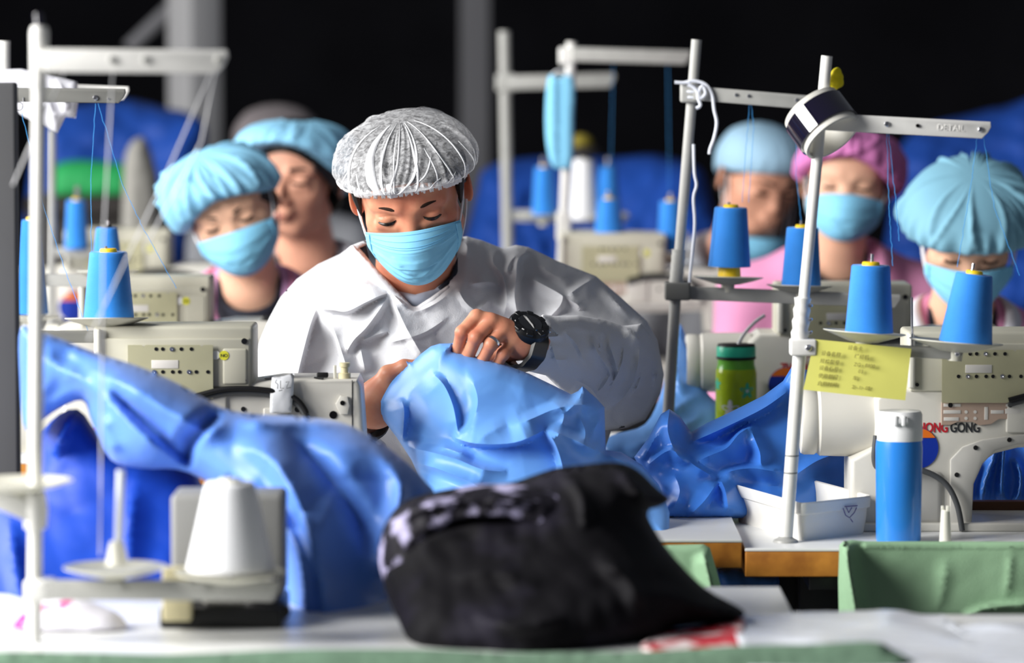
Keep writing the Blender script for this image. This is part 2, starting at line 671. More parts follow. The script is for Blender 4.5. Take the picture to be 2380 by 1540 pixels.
def relief(outline, ctrl, res=8, bulge=0.05, R=60, back=0.05, ridges=(), noise=0.0, nscale=120, seed=1, free=(), smooth_out=True, nfine=0.0, facet=(), amp_k=1.0, skirt=1.0):
    """closed cloth volume: outline in pixels, ctrl (px, py, depth); ridges (points, height, width one side, width other side[, taper]);
    free = polylines of the outline that stay at full depth (open hems)"""
    ol = catmull(outline) if smooth_out else np.asarray(outline, float)
    ol = resample(ol, res)
    lo, hi = ol.min(0), ol.max(0)
    gx = np.arange(lo[0], hi[0], res)
    gy = np.arange(lo[1], hi[1], res * 0.87)
    G = np.stack(np.meshgrid(gx, gy), -1)
    G[1::2, :, 0] += res * 0.5
    G = G.reshape(-1, 2) + np.random.default_rng(seed).uniform(-0.18, 0.18, (len(gx) * len(gy), 2)) * res
    G = G[inside(G, ol)]
    e, _, _ = pdist(G, np.vstack([ol, ol[:1]]))
    G = G[e > res * 0.55]
    n0 = len(ol)
    # crest lines of the folds become edges of the mesh
    crest = []
    near = np.full(len(G), 1e9)
    for rd in ridges:
        ln = resample(catmull(rd[0], closed=False, sub=5), res * 0.9, closed=False)
        ok = inside(ln, ol) & (pdist(ln, np.vstack([ol, ol[:1]]))[0] > res * 0.6)
        run_ = []
        for q_, k_ in zip(ln, ok):
            if k_:
                run_.append(q_)
            else:
                if len(run_) > 1:
                    crest.append(np.array(run_))
                run_ = []
        if len(run_) > 1:
            crest.append(np.array(run_))
    for c_ in crest:
        near = np.minimum(near, pdist(G, c_)[0])
    G = G[near > res * 0.5]
    pts = np.vstack([ol] + crest + [G])
    ed = [(i, (i + 1) % n0) for i in range(n0)]
    k0 = n0
    for c_ in crest:
        ed += [(k0 + i, k0 + i + 1) for i in range(len(c_) - 1)]
        k0 += len(c_)
    vo, eo, fo, ovo, _, _ = geometry.delaunay_2d_cdt([Vector(p) for p in pts], ed, [], 0, 1e-3)
    pts = np.array([v[:] for v in vo])
    tri = np.array([f for f in fo if len(f) == 3], int)
    a, b, c = pts[tri[:, 0]], pts[tri[:, 1]], pts[tri[:, 2]]
    cen = (a + b + c) / 3
    ar = np.abs((b[:, 0] - a[:, 0]) * (c[:, 1] - a[:, 1]) - (b[:, 1] - a[:, 1]) * (c[:, 0] - a[:, 0]))
    tri = tri[inside(cen, ol) & (ar > 1e-4)]
    e, _, _ = pdist(pts, np.vstack([ol, ol[:1]]))
    edge = e < 1e-3
    ef = e.copy()
    if free:
        # distance to the outline without its free stretches
        fd = np.full(n0, 1e9)
        for f in free:
            fd = np.minimum(fd, pdist(ol, f)[0])
        keep = fd > res * 1.2
        segs = []
        cur = []
        for i in range(n0 + 1):
            j = i % n0
            if keep[j]:
                cur.append(ol[j])
            else:
                if len(cur) > 1:
                    segs.append(np.array(cur))
                cur = []
        if len(cur) > 1:
            segs.append(np.array(cur))
        ef = np.full(len(pts), 1e9)
        for s in segs:
            ef = np.minimum(ef, pdist(pts, s)[0])
    base = tps(ctrl)(pts)
    t = np.clip(ef / R, 0, 1)
    d = base - bulge * np.sqrt(np.clip(1 - (1 - t) ** 2, 0, 1))
    fade = np.clip(e / (res * 2.5), 0, 1)
    for rd in ridges:
        line, amp, wa, wb = rd[:4]
        tap = rd[4] if len(rd) > 4 else 0.3
        tap = max(tap, 0.22) if tap else 0
        line = catmull(line, closed=False, sub=5)
        q, s, run = pdist(pts, line)
        w = np.where(s >= 0, wa, wb) * skirt
        amp = amp * amp_k
        prof = np.clip(1 - q / w, 0, 1) ** 1.7
        if tap:
            prof = prof * np.clip(np.minimum(run, 1 - run) / tap, 0.0, 1)
        d -= amp * prof * fade
    if noise:
        d -= noise * crumple(pts, seed + 5, nscale) * fade
    for (sp, am) in facet:
        d -= am * facets(pts, seed + int(sp), sp) * np.clip(e / (sp * 0.25), 0, 1)
    if nfine:
        d -= nfine * crumple(pts, seed + 9, nscale * 0.35) * fade
    tb = np.clip(e / R, 0, 1)
    db = np.maximum(base, d) + back * np.sqrt(np.clip(1 - (1 - tb) ** 2, 0, 1)) + 0.0015
    db[edge] = d[edge]
    Vf = PN(pts[:, 0], pts[:, 1], d)
    Vb = PN(pts[:, 0], pts[:, 1], db)
    n = len(pts)
    # orientation: front faces look to the camera
    a, b, c = Vf[tri[:, 0]], Vf[tri[:, 1]], Vf[tri[:, 2]]
    nn = np.cross(b - a, c - a)
    flip = nn[:, 1] > 0
    tri[flip] = tri[flip][:, ::-1]
    remap = np.arange(n) + n
    remap[edge] = np.arange(n)[edge]
    tb_ = remap[tri][:, ::-1]
    return np.vstack([Vf, Vb]), [tri, tb_]


def relief_obj(name, m, parent=None, angle=180, label=None, **kw):
    V, F = relief(**kw)
    me = mesh_np(name, V, F, angle=angle)
    return link(name, me, m, parent, label)


# ------------------------------------------------------------------ distance-field modelling for bodies
class Field:
    def __init__(self, xs, ys, zs):
        self.ax = [np.asarray(a, np.float32) for a in (xs, ys, zs)]
        self.V = np.full([len(a) for a in self.ax], 0.04, np.float32)

    def prim(self, f, lo, hi, k=0.01, op='add', m=0.02):
        sl = []
        for a, l, h in zip(self.ax, lo, hi):
            i0 = max(0, int(np.searchsorted(a, l - m - k)))
            i1 = min(len(a), int(np.searchsorted(a, h + m + k)))
            if i1 <= i0:
                return self
            sl.append(slice(i0, i1))
        X, Y, Z = np.meshgrid(*[a[s] for a, s in zip(self.ax, sl)], indexing='ij', sparse=True)
        d = f(X, Y, Z).astype(np.float32)
        v = self.V[tuple(sl)]
        if op == 'add':
            h = np.clip(0.5 + 0.5 * (v - d) / k, 0, 1)
            self.V[tuple(sl)] = v * (1 - h) + d * h - k * h * (1 - h)
        else:
            d = -d
            h = np.clip(0.5 - 0.5 * (v - d) / k, 0, 1)
            self.V[tuple(sl)] = v * (1 - h) + d * h + k * h * (1 - h)
        return self

    def ell(self, c, r, R=None, k=0.01, op='add', M=None):
        c = Vector(c)
        R = R or Matrix.Identity(3)
        if M is not None:
            c = M @ c
            R = M.to_3x3() @ R
        A = np.array(R.transposed(), np.float32)
        r = np.array(r, np.float32)
        cc = np.array(c, np.float32)

        def f(X, Y, Z):
            x, y, z = X - cc[0], Y - cc[1], Z - cc[2]
            p = [A[i, 0] * x + A[i, 1] * y + A[i, 2] * z for i in range(3)]
            k0 = np.sqrt((p[0] / r[0]) ** 2 + (p[1] / r[1]) ** 2 + (p[2] / r[2]) ** 2) + 1e-6
            k1 = np.sqrt((p[0] / r[0] ** 2) ** 2 + (p[1] / r[1] ** 2) ** 2 + (p[2] / r[2] ** 2) ** 2) + 1e-6
            return k0 * (k0 - 1) / k1
        e = float(r.max())
        ext = [math.sqrt(sum((R[i][j] * float(r[j])) ** 2 for j in range(3))) for i in range(3)]
        return self.prim(f, [c[i] - ext[i] for i in range(3)], [c[i] + ext[i] for i in range(3)], k, op)

    def cone(self, a, b, ra, rb, k=0.01, op='add', M=None):
        a, b = Vector(a), Vector(b)
        if M is not None:
            a, b = M @ a, M @ b
        ab = b - a
        l2 = ab.dot(ab)

        def f(X, Y, Z):
            x, y, z = X - a.x, Y - a.y, Z - a.z
            t = np.clip((x * ab.x + y * ab.y + z * ab.z) / l2, 0, 1)
            q = np.sqrt((x - t * ab.x) ** 2 + (y - t * ab.y) ** 2 + (z - t * ab.z) ** 2)
            return q - (ra + (rb - ra) * t)
        r = max(ra, rb)
        return self.prim(f, [min(a[i], b[i]) - r for i in range(3)], [max(a[i], b[i]) + r for i in range(3)], k, op)

    def mesh(self, name, angle=180):
        V = self.V
        ins = V < 0
        c = np.zeros([s - 1 for s in V.shape], np.uint8)
        for i in (0, 1):
            for j in (0, 1):
                for k in (0, 1):
                    c += ins[i:i + c.shape[0], j:j + c.shape[1], k:k + c.shape[2]]
        act = np.argwhere((c > 0) & (c < 8))
        idx = np.full(c.shape, -1, np.int32)
        idx[act[:, 0], act[:, 1], act[:, 2]] = np.arange(len(act))
        acc = np.zeros((len(act), 3))
        cnt = np.zeros(len(act))
        cor = [(i, j, k) for i in (0, 1) for j in (0, 1) for k in (0, 1)]
        val = {q: V[act[:, 0] + q[0], act[:, 1] + q[1], act[:, 2] + q[2]] for q in cor}
        pos = {q: np.stack([self.ax[n][act[:, n] + q[n]] for n in range(3)], -1) for q in cor}
        for q in cor:
            for n in range(3):
                if q[n] == 0:
                    w = list(q)
                    w[n] = 1
                    w = tuple(w)
                    v0, v1 = val[q], val[w]
                    m = (v0 < 0) != (v1 < 0)
                    t = np.where(m, v0 / np.where(m, v0 - v1, 1), 0)
                    acc += m[:, None] * (pos[q] + (pos[w] - pos[q]) * t[:, None])
                    cnt += m
        acc /= np.maximum(cnt, 1)[:, None]
        quads = []
        for n in range(3):
            s0 = [slice(None)] * 3
            s1 = [slice(None)] * 3
            s0[n] = slice(0, -1)
            s1[n] = slice(1, None)
            a, b = ins[tuple(s0)], ins[tuple(s1)]
            ex = np.argwhere(a != b)
            o1, o2 = (n + 1) % 3, (n + 2) % 3
            ok = (ex[:, o1] > 0) & (ex[:, o2] > 0) & (ex[:, o1] < V.shape[o1] - 1) & (ex[:, o2] < V.shape[o2] - 1)
            ex = ex[ok]
            if not len(ex):
                continue
            q = []
            for da, db in ((-1, -1), (0, -1), (0, 0), (-1, 0)):
                e2 = ex.copy()
                e2[:, o1] += da
                e2[:, o2] += db
                q.append(idx[e2[:, 0], e2[:, 1], e2[:, 2]])
            q = np.stack(q, -1)
            fl = ~a[ex[:, 0], ex[:, 1], ex[:, 2]]
            q[fl] = q[fl][:, ::-1]
            quads.append(q)
        Q = np.vstack(quads)
        Q = Q[(Q >= 0).all(1)]
        return mesh_np(name, acc, [Q], angle=angle)


def axis(lo, hi, step, fine=None):
    """grid axis, finer between fine[0] and fine[1] with step fine[2]"""
    if not fine:
        return np.arange(lo, hi + step, step)
    a = np.arange(lo, fine[0], step)
    b = np.arange(fine[0], fine[1], fine[2])
    c = np.arange(fine[1], hi + step, step)
    return np.concatenate([a, b, c])

# ================================================================== the hall
def struct(name, mb, m, label):
    o = mb.build(name, m)
    return props(o, label, None, None, 'structure')


struct('floor', MB().box((0, 7.5, -0.05), (9.4, 19, 0.1)), 'concrete', 'grey concrete factory floor under the tables')
struct('wall_back', MB().box((0.5, 16.1, 2.6), (8.4, 0.2, 5.2)), 'dark_wall', 'almost black wall at the far end of the hall')
# left wall with two tall windows (outside the frame) that let the daylight in
XW = -3.6
wl = MB()
for (y0, y1, z0, z1) in ((-1.5, 16, 0, 1.1), (-1.5, 16, 4.0, 5.2), (-1.5, 2.2, 1.1, 4.0), (5.4, 6.2, 1.1, 4.0), (9.6, 16, 1.1, 4.0)):
    wl.box((XW, (y0 + y1) / 2, (z0 + z1) / 2), (0.12, y1 - y0, z1 - z0))
struct('wall_left', wl, 'wall_paint', 'pale painted wall with tall windows on the left')
for i, (y0, y1) in enumerate(((2.2, 5.4), (6.2, 9.6))):
    w = MB()
    for yy in (y0, y1):
        w.box((XW, yy, 2.5), (0.14, 0.06, 2.8))
    for zz in (1.1, 3.9):
        w.box((XW, (y0 + y1) / 2, zz), (0.14, y1 - y0 + 0.06, 0.06))
    w.box((XW, (y0 + y1) / 2, 2.5), (0.05, 0.05, 2.8))
    struct('window_%d' % (i + 1), w, 'frame_paint', 'tall white framed window opening in the left wall')

# far columns
c0 = P(452, 100, 12.0)
cm = MB().box((c0.x, 12.0, 2.3), (0.115, 0.115, 4.6), 0.004, Euler((0, 0, math.radians(42))).to_matrix())
col1 = cm.build('column', 'column_pale')
props(col1, 'pale square steel column far behind the woman in the pink jacket', 'column')
br = MB().tube([P(300, 112, 12.1), P(400, 18, 12.1)], 0.022, 8)
br.build('brace', 'column_grey', col1)
c1 = P(1104, 300, 13.5)
col2 = MB().box((c1.x, 13.5, 2.3), (0.098, 0.098, 4.6), 0.004).build('column', 'column_grey')
props(col2, 'dark grey column against the black wall above the white cap', 'column')

# grey panel at the left border, just in front of the first table row
pa, pb = P(-260, 245, 5.22), P(46, 1000, 5.22)
pn = thing('partition_panel', 'plain grey partition panel at the left border of the picture', 'partition', ((pa.x + pb.x) / 2, 5.22, 0))
MB().box(((pa.x + pb.x) / 2, 5.22, (pa.z + 0.1) / 2 + 0.03), (pb.x - pa.x, 0.03, pa.z - 0.1), 0.004).build('board', 'panel_grey', pn)
for xx in (pa.x + 0.04, pb.x - 0.04):
    MB().box((xx, 5.22, 0.07), (0.04, 0.25, 0.14), 0.004).build('foot', 'leg_metal', pn)


# ================================================================== tables
def table(x0, x1, y0, y1, z, label, th=0.034, legs=True):
    t = thing('sewing_table', label, 'table', ((x0 + x1) / 2, (y0 + y1) / 2, 0), group='sewing tables')
    MB().box(((x0 + x1) / 2, (y0 + y1) / 2, z - 0.002), (x1 - x0, y1 - y0, 0.004), 0.001).build('table_top', 'laminate', t)
    MB().box(((x0 + x1) / 2, (y0 + y1) / 2, z - 0.0045 - th / 2), (x1 - x0 - 0.0006, y1 - y0 - 0.0006, th), 0.0015).build('board', 'wood_edge', t)
    if legs:
        for xx in (x0 + 0.12, x1 - 0.12):
            lg = MB()
            lg.box((xx, (y0 + y1) / 2, (z - th) / 2 + 0.02), (0.06, 0.05, z - th - 0.05), 0.004)
            lg.box((xx, (y0 + y1) / 2, 0.025), (0.06, y1 - y0 - 0.06, 0.05), 0.006)
            lg.box((xx, (y0 + y1) / 2, z - th - 0.02), (0.06, y1 - y0 - 0.1, 0.02), 0.002)
            lg.build('leg_frame', 'leg_metal', t)
        MB().box(((x0 + x1) / 2, (y0 + y1) / 2 + 0.1, 0.16), (x1 - x0 - 0.2, 0.05, 0.03), 0.004).build('stretcher', 'leg_metal', t)
    return t


ZT = 0.75
ZT2 = 0.738
T1R = P(1725, 1258, 5.4).x
table(-0.92, T1R, 5.4, 5.98, ZT, 'white sewing table with wooden edge in front of the man in the white cap')
table(T1R + 0.004, 1.5, 5.4, 5.96, ZT2, 'white sewing table with orange wooden edge under the blue thermos')
table(0.16, 1.5, 6.34, 6.9, ZT, 'sewing table behind the green bottle and the yellow card')
table(-1.25, -0.12, 6.42, 6.98, ZT, 'sewing table in front of the woman in the pink jacket and blue cap')
table(-0.95, 0.33, 4.30, 4.93, ZT, 'near sewing table under the black jacket and the white cone')
N2Z = 0.748
table(0.335, 1.3, 4.12, 4.70, N2Z, 'near white table at the bottom right corner under the plastic film')
table(-0.2, 0.44, 7.95, 8.5, ZT, 'far sewing table under the background cones beside the hanging mask')
table(-1.6, -0.45, 8.25, 8.8, ZT, 'far sewing table behind the left blue cones')
# brown wooden strip on the table, seen through the arch of the right machine
bw = P(2262, 1188, 5.745)
led = MB().box((bw.x + 0.30, 5.757, ZT2 + 0.0125), (0.66, 0.024, 0.0235), 0.002)
led = led.build('wooden_strip', 'brown_wood')
props(led, 'dark brown wooden strip lying behind the right sewing machine', 'wood strip')

# ================================================================== thread stands and cones
def dish_mb(c, r, tilt=(0, 0), hub=0.012):
    """spool dish: shallow bowl with a hub, c is the rim centre"""
    M = Matrix.Translation(Vector(c)) @ Euler((tilt[0], tilt[1], 0)).to_matrix().to_4x4()
    pr = [(0.004, -hub - 0.012), (0.010, -hub - 0.012), (0.011, -hub), (r * 0.35, -hub + 0.001), (r * 0.75, -0.005), (r, 0.0), (r, 0.0012),
          (r * 0.75, -0.0035), (r * 0.35, -hub + 0.003), (0.003, -hub + 0.003)]
    return MB().lathe(pr, M, 40)


def screw(parent, p, r=0.0035, name='screw', m='steel', v=(0, -1, 0)):
    M = frame(p, v)
    return MB().lathe([(0.0003, -0.001), (r, -0.001), (r, r * 0.3), (r * 0.75, r * 0.55), (r * 0.3, r * 0.5), (r * 0.28, r * 0.15), (0.0003, r * 0.15)], M, 14).build(name, m, parent)


def arm_mb(a, b, h, th=0.010, tip=0.6):
    """flat channel arm from a to b, rounded below the tip, h tall"""
    a, b = Vector(a), Vector(b)
    L = (b - a).length
    poly = [(0, -h / 2), (L - h * tip, -h / 2), (L - h * 0.15, -h * 0.12), (L, h * 0.2), (L - h * 0.05, h / 2), (0, h / 2)]
    mb = MB().prism(poly, -th / 2, th / 2, 0.0016, 2)
    x = (b - a).normalized()
    z = Vector((0, 0, 1))
    y = z.cross(x).normalized()
    z = x.cross(y)
    M = Matrix((x, y, z)).transposed().to_4x4()
    return mb.xf(Matrix.Translation(a) @ M)


def cone(label, base, h, rb, rt, m='thread_blue', core='core_yellow', group='blue thread cones', axis_=(0, 0, 1), pin=0.016, corebase=0.0, name='thread_cone', strands=()):
    t = thing(name, label, 'thread cone', base, group=group)
    M = frame(base, axis_)
    b0 = corebase
    pr = [(0.004, b0)] + [(rb, b0)] + [(rb * 1.005, b0 + 0.002)] + [(rb + (rt - rb) * k / 14, b0 + 0.002 + (h - 0.004) * k / 14) for k in range(1, 14)] + [(rt, b0 + h - 0.002), (rt - 0.0015, b0 + h), (0.004, b0 + h - 0.001)]
    MB().lathe(pr, M, 40).build('wound_thread', m, t, angle=60)
    cr = MB().lathe([(0.004, b0 + h - 0.006), (rt * 0.46, b0 + h - 0.006), (rt * 0.46, b0 + h + 0.003), (rt * 0.40, b0 + h + 0.0045), (0.003, b0 + h + 0.0045)], M, 28)
    cr.build('cone_core', core, t)
    if corebase:
        MB().lathe([(0.004, 0), (rb * 0.55, 0), (rb * 0.5, b0 + 0.004), (0.004, b0 + 0.004)], M, 28).build('core_foot', core, t)
    for pts in strands:
        MB().tube(pts, 0.00042, 5).build('thread', 'strand_blue', t)
    return t


def wob(pts, n=14, a=0.0004, seed=0):
    r = np.random.default_rng(seed)
    out = []
    for p, q in zip(pts[:-1], pts[1:]):
        p, q = Vector(p), Vector(q)
        for i in range(n):
            out.append(p.lerp(q, i / n) + Vector((r.normal() * a * (i > 0), 0, 0)))
    out.append(Vector(pts[-1]))
    return out


# ---------------- stand of the man's own machine (arm enters from the left border)
D2 = 5.56
s2 = thing('thread_stand', 'thread stand with dark grey arm entering at the upper left border', 'thread stand', P(-34, 1240, D2), group='thread stands')
z0 = ZT
MB().tube([(P(-34, 1000, D2).x, D2, z0), P(-30, 160, D2)], 0.0085, 20).build('pole', 'pole_paint', s2)
MB().lathe([(0.0085, 0), (0.017, 0), (0.016, 0.004), (0.0085, 0.006)], Matrix.Translation((P(-34, 1000, D2).x, D2, z0)), 24).build('base_flange', 'pole_grey', s2)
arm_mb(P(-40, 219, D2 - 0.013), P(292, 223, D2 - 0.013), 0.0195, 0.012, 0.5).build('top_arm', 'arm_dark', s2)
screw(s2, P(222, 227, D2 - 0.020), 0.0036)
screw(s2, P(79, 227, D2 - 0.020), 0.0016)
screw(s2, P(252, 230, D2 - 0.020), 0.0016)
ring = []
rc = P(44, 247, D2 - 0.02)
for k in range(25):
    a = 2 * math.pi * k / 24
    ring.append(rc + Vector((0.0055 * math.sin(a), 0, 0.0055 * math.cos(a))))
MB().tube(ring, 0.0006, 6).tube([P(36, 226, D2 - 0.02), P(36, 240, D2 - 0.02), P(40, 252, D2 - 0.02)], 0.0006, 6).tube([P(54, 226, D2 - 0.02), P(54, 240, D2 - 0.02), P(50, 252, D2 - 0.02)], 0.0006, 6).build('thread_guide', 'steel', s2)
arm_mb(P(-40, 782, D2 - 0.012), P(274, 782, D2 - 0.012), 0.0165, 0.014, 0.5).build('spool_bracket', 'arm_dark', s2)
screw(s2, P(252, 780, D2 - 0.021), 0.0028, m='screw_dark')
dish_mb(P(248, 740, D2), 0.058, (-0.068, -0.01), 0.013).build('spool_dish', 'dish_cream', s2)
MB().tube([P(248, 768, D2), P(246, 572, D2)], 0.0022, 10).build('spool_pin', 'steel', s2)
CB = P(253, 737, D2)
cone('large blue thread cone with yellow core in sharp focus on the left dish', CB, 153 * S(D2), 58.5 * S(D2), 44 * S(D2),
     strands=(wob([P(222, 240, D2 - 0.015), P(211, 420, D2), P(213, 585, D2 - 0.02)], seed=1), wob([P(228, 240, D2 - 0.015), P(285, 430, D2), P(330, 525, D2), P(410, 670, D2)], seed=2)))
MB().tube(wob([P(51, 262, D2), P(105, 490, D2), P(150, 625, D2), P(205, 770, D2)], seed=3), 0.0004, 5).tube(wob([P(40, 260, D2), P(31, 360, D2)], seed=4), 0.0004, 5).build('thread', 'strand_blue', s2)

# ---------------- near stand on the left
D1 = 4.47
s1 = thing('thread_stand', 'near blurred white thread stand pole with long horizontal arm on the left', 'thread stand', (P(80, 1500, D1).x, D1, ZT), group='thread stands')
MB().tube([(P(80, 1500, D1).x, D1, ZT), P(92, 60, D1)], [0.0082, 0.0074], 20).build('pole', 'pole_paint', s1)
MB().tube([P(90, 205, D1), P(91, 150, D1), P(92, 75, D1), P(92, 62, D1)], [0.0085, 0.0098, 0.0105, 0.009], 18).build('tape_wrap', 'pole_paint', s1)
MB().tube([P(92, 62, D1), P(88, 30, D1)], [0.0062, 0.0052], 14).build('pole_cap', 'tape_film', s1)
MB().box(P(112, 142, D1 - 0.004), (0.028, 0.03, 0.022), 0.004).build('arm_clamp', 'pole_paint', s1)
arm_mb(P(106, 140, D1 - 0.02), P(530, 144, D1 - 0.02), 0.026, 0.012, 0.5).build('top_arm', 'pole_paint', s1)
for px in (260, 338, 508):
    screw(s1, P(px, 138, D1 - 0.027), 0.004, m='pole_grey')
MB().lathe([(0.0075, -0.022), (0.0125, -0.02), (0.0145, 0), (0.0125, 0.02), (0.0075, 0.022)], Matrix.Translation(P(82, 1185, D1)), 20).build('collar', 'pole_paint', s1)
arm_mb(P(74, 1190, D1 - 0.006), P(-130, 1105, D1 - 0.006), 0.022, 0.012, 0.4).build('spool_bracket', 'pole_paint', s1)
dish_mb(P(45, 1118, D1), 0.060, (0, 0), 0.012).build('spool_dish', 'dish_cream', s1)
MB().box(P(94, 1368, D1), (0.034, 0.036, 0.024), 0.005).build('bracket_clamp', 'pole_paint', s1)
arm_mb(P(100, 1370, D1 - 0.012), P(650, 1372, D1 - 0.012), 0.022, 0.012, 0.4).build('spool_bracket', 'pole_grey', s1)
for px in (278, 472):
    screw(s1, P(px, 1360, D1 - 0.02), 0.0045, m='pole_grey')
dish_mb(P(268, 1318, D1), 0.058, (0, 0), 0.012).build('spool_dish', 'dish_cream', s1)
MB().lathe([(0.013, 0), (0.011, 0.012), (0.008, 0.026), (0.003, 0.028)], frame(P(272, 1312, D1), (0, 0, 1)), 20).build('cone_seat', 'plastic_cream', s1)
MB().tube([P(274, 1310, D1), P(281, 1092, D1)], 0.0049, 12).build('spool_pin', 'film_white', s1)
dish_mb(P(535, 1330, D1), 0.062, (0, 0), 0.012).build('spool_dish', 'dish_cream', s1)
MB().tube([P(535, 1345, D1), P(530, 1100, D1)], 0.0025, 10).build('spool_pin', 'steel', s1)
cone('big white thread cone, blurred, on the near left stand', P(536, 1322, D1), 204 * S(D1), 103 * S(D1), 58 * S(D1), m='thread_white', core='plastic_cream', group='white thread cones')
# pale threads falling from the long arm
for (a, b, c) in (((500, 165), (468, 330), (345, 560)), ((492, 165), (380, 420), (205, 790)), ((262, 170), (240, 560), (232, 1290)), ((150, 165), (60, 360), (30, 430))):
    MB().tube([P(a[0], a[1], D1), P(b[0], b[1], D1), P(c[0], c[1], D1)], 0.0011, 6).build('thread', 'strand_white', s1)

# ---------------- stand at the right, standing on the table with the thermos
D3 = 5.47
s3 = thing('thread_stand', 'leaning thread stand with tape roll and yellow card on the right table', 'thread stand', (P(1826, 1258, D3).x, D3, ZT2), group='thread stands')
pb_ = Vector((P(1826, 1258, D3).x, D3, ZT2))
MB().tube([pb_, P(1868, 690, D3)], 0.0092, 20).build('pole', 'pole_paint', s3)
MB().tube([P(1866, 720, D3), P(1922, 130, D3)], 0.0076, 20).build('upper_pole', 'pole_paint', s3)
for py in (1058, 1098):
    px = 1826 + (1258 - py) * 42 / 568
    MB().tube([P(px, py + 1.5, D3), P(px, py - 1.5, D3)], 0.0094, 20).build('seam', 'arm_dark', s3)
MB().lathe([(0.0092, 0), (0.0175, 0), (0.0165, 0.003), (0.0105, 0.006), (0.0092, 0.008)], Matrix.Translation(pb_), 24).build('base_flange', 'pole_grey', s3)
wrp = []
wr = []
for k in range(12):
    t = k / 11
    wrp.append(P(1858 + 8 * t, 792 - 100 * t, D3))
    wr.append(0.0108 + 0.0010 * (k % 3) - 0.001 * t)
MB().tube(wrp, wr, 20).build('tape_wrap', 'pole_paint', s3)
for py in (710, 742, 772):
    screw(s3, P(1884, py, D3 - 0.006), 0.0026)
MB().box(P(1866, 806, D3 - 0.004), (0.036, 0.03, 0.0225), 0.003).build('bracket_clamp', 'pole_paint', s3)
screw(s3, P(1879, 808, D3 - 0.02), 0.0045)
arm_mb(P(1890, 806, D3 + 0.004), P(2238, 822, D3 + 0.004), 0.0155, 0.016, 0.4).build('spool_bracket', 'pole_grey', s3)
screw(s3, P(2008, 806, D3 - 0.012), 0.0032)
screw(s3, P(2225, 822, D3 - 0.008), 0.0036)
dish_mb(P(2009, 772, D3 + 0.005), 0.0565, (-0.03, 0.075), 0.014).build('spool_dish', 'dish_cream', s3)
dish_mb(P(2222, 794, D3 + 0.005), 0.064, (-0.03, 0.075), 0.014).build('spool_dish', 'dish_cream', s3)
MB().tube([P(2022, 790, D3), P(2027, 590, D3)], 0.0024, 10).build('spool_pin', 'steel', s3)
MB().tube([P(2232, 812, D3), P(2263, 612, D3)], 0.0024, 10).build('spool_pin', 'steel', s3)
MB().tube([P(2121, 830, D3), P(2119, 690, D3)], 0.0016, 8).build('guide_rod', 'steel', s3)
arm_mb(P(1905, 282, D3 - 0.014), P(2302, 303, D3 - 0.014), 0.0232, 0.012, 0.5).build('top_arm', 'pole_paint', s3)
screw(s3, P(2061, 288, D3 - 0.021), 0.0036)
screw(s3, P(2133, 292, D3 - 0.021), 0.0026, 'bolt_hole', 'black_hole')
screw(s3, P(2279, 301, D3 - 0.021), 0.0036)
sm_ = Matrix.Translation(P(2178, 302, D3 - 0.0204)) @ Euler((math.pi / 2, math.radians(3), 0)).to_matrix().to_4x4()
link('embossed_lettering', text_mesh('DETAIL', 0.0115, sm_, 0.0004), 'pole_paint', s3)
for pts in ([P(2061, 306, D3), P(2066, 480, D3), P(2075, 618, D3)], [P(2065, 306, D3), P(2082, 470, D3), P(2090, 560, D3)],
            [P(2272, 314, D3), P(2258, 420, D3), P(2225, 620, D3)], [P(2286, 316, D3), P(2310, 480, D3), P(2370, 640, D3)]):
    MB().tube(wob(pts, seed=9), 0.0004, 5).build('thread', 'strand_blue', s3)
cone('blue thread cone with silver pin on the left dish above the yellow card', P(2020, 772, D3), 157 * S(D3), 56 * S(D3), 45 * S(D3), axis_=(0.02, 0, 1))
cone('tilted blue thread cone at the right border above the metal plate', P(2244, 797, D3), 163 * S(D3), 62 * S(D3), 43 * S(D3), axis_=(0.12, 0, 1))

# tape roll hung on the pole
tr = thing('tape_roll', 'roll of clear violet adhesive tape hung slantwise on the right pole', 'tape roll', P(1908, 285, D3))
ax = (P(1935, 312, D3 - 0.035) - P(1876, 262, D3 + 0.0)).normalized()
ax = Vector((0.50, -0.46, -0.70)).normalized()
tcn = P(1911, 286, D3 - 0.004)
M = Matrix.Translation(tcn) @ rotz_to(ax).to_4x4()
ro, ri, hw = 0.0425, 0.0385, 0.027
def ringp(r0, r1, a, b):
    return [(r0, a), (r1, a), (r1, b), (r0, b), (r0, a)]
MB().lathe(ringp(ri, ro, -hw, hw), M, 56, close=False).build('core', 'tape_core', tr)
MB().lathe(ringp(ro - 0.0005, ro + 0.003, -hw * 0.68, hw * 0.68), M, 56, close=False).build('film', 'tape_film', tr)
# yellow foam lump behind the pole
fl = Field(axis(P(1925, 0, D3).x, P(1985, 0, D3).x, 0.0012), axis(D3 - 0.005, D3 + 0.04, 0.0012), axis(P(0, 225, D3).z, P(0, 140, D3).z, 0.0012))
for (px, py, rr) in ((1944, 172, 0.0075), (1947, 190, 0.008), (1938, 184, 0.008), (1951, 179, 0.0055), (1946, 165, 0.005), (1941, 198, 0.006), (1952, 194, 0.005), (1926, 192, 0.005)):
    fl.ell(P(px, py, D3 + 0.014), (rr, rr * 0.9, rr * 1.05), k=0.0015)
o = link('foam_plug', fl.mesh('foam_plug'), 'foam_yellow')
props(o, 'small lump of bright yellow foam behind the right pole', 'foam')

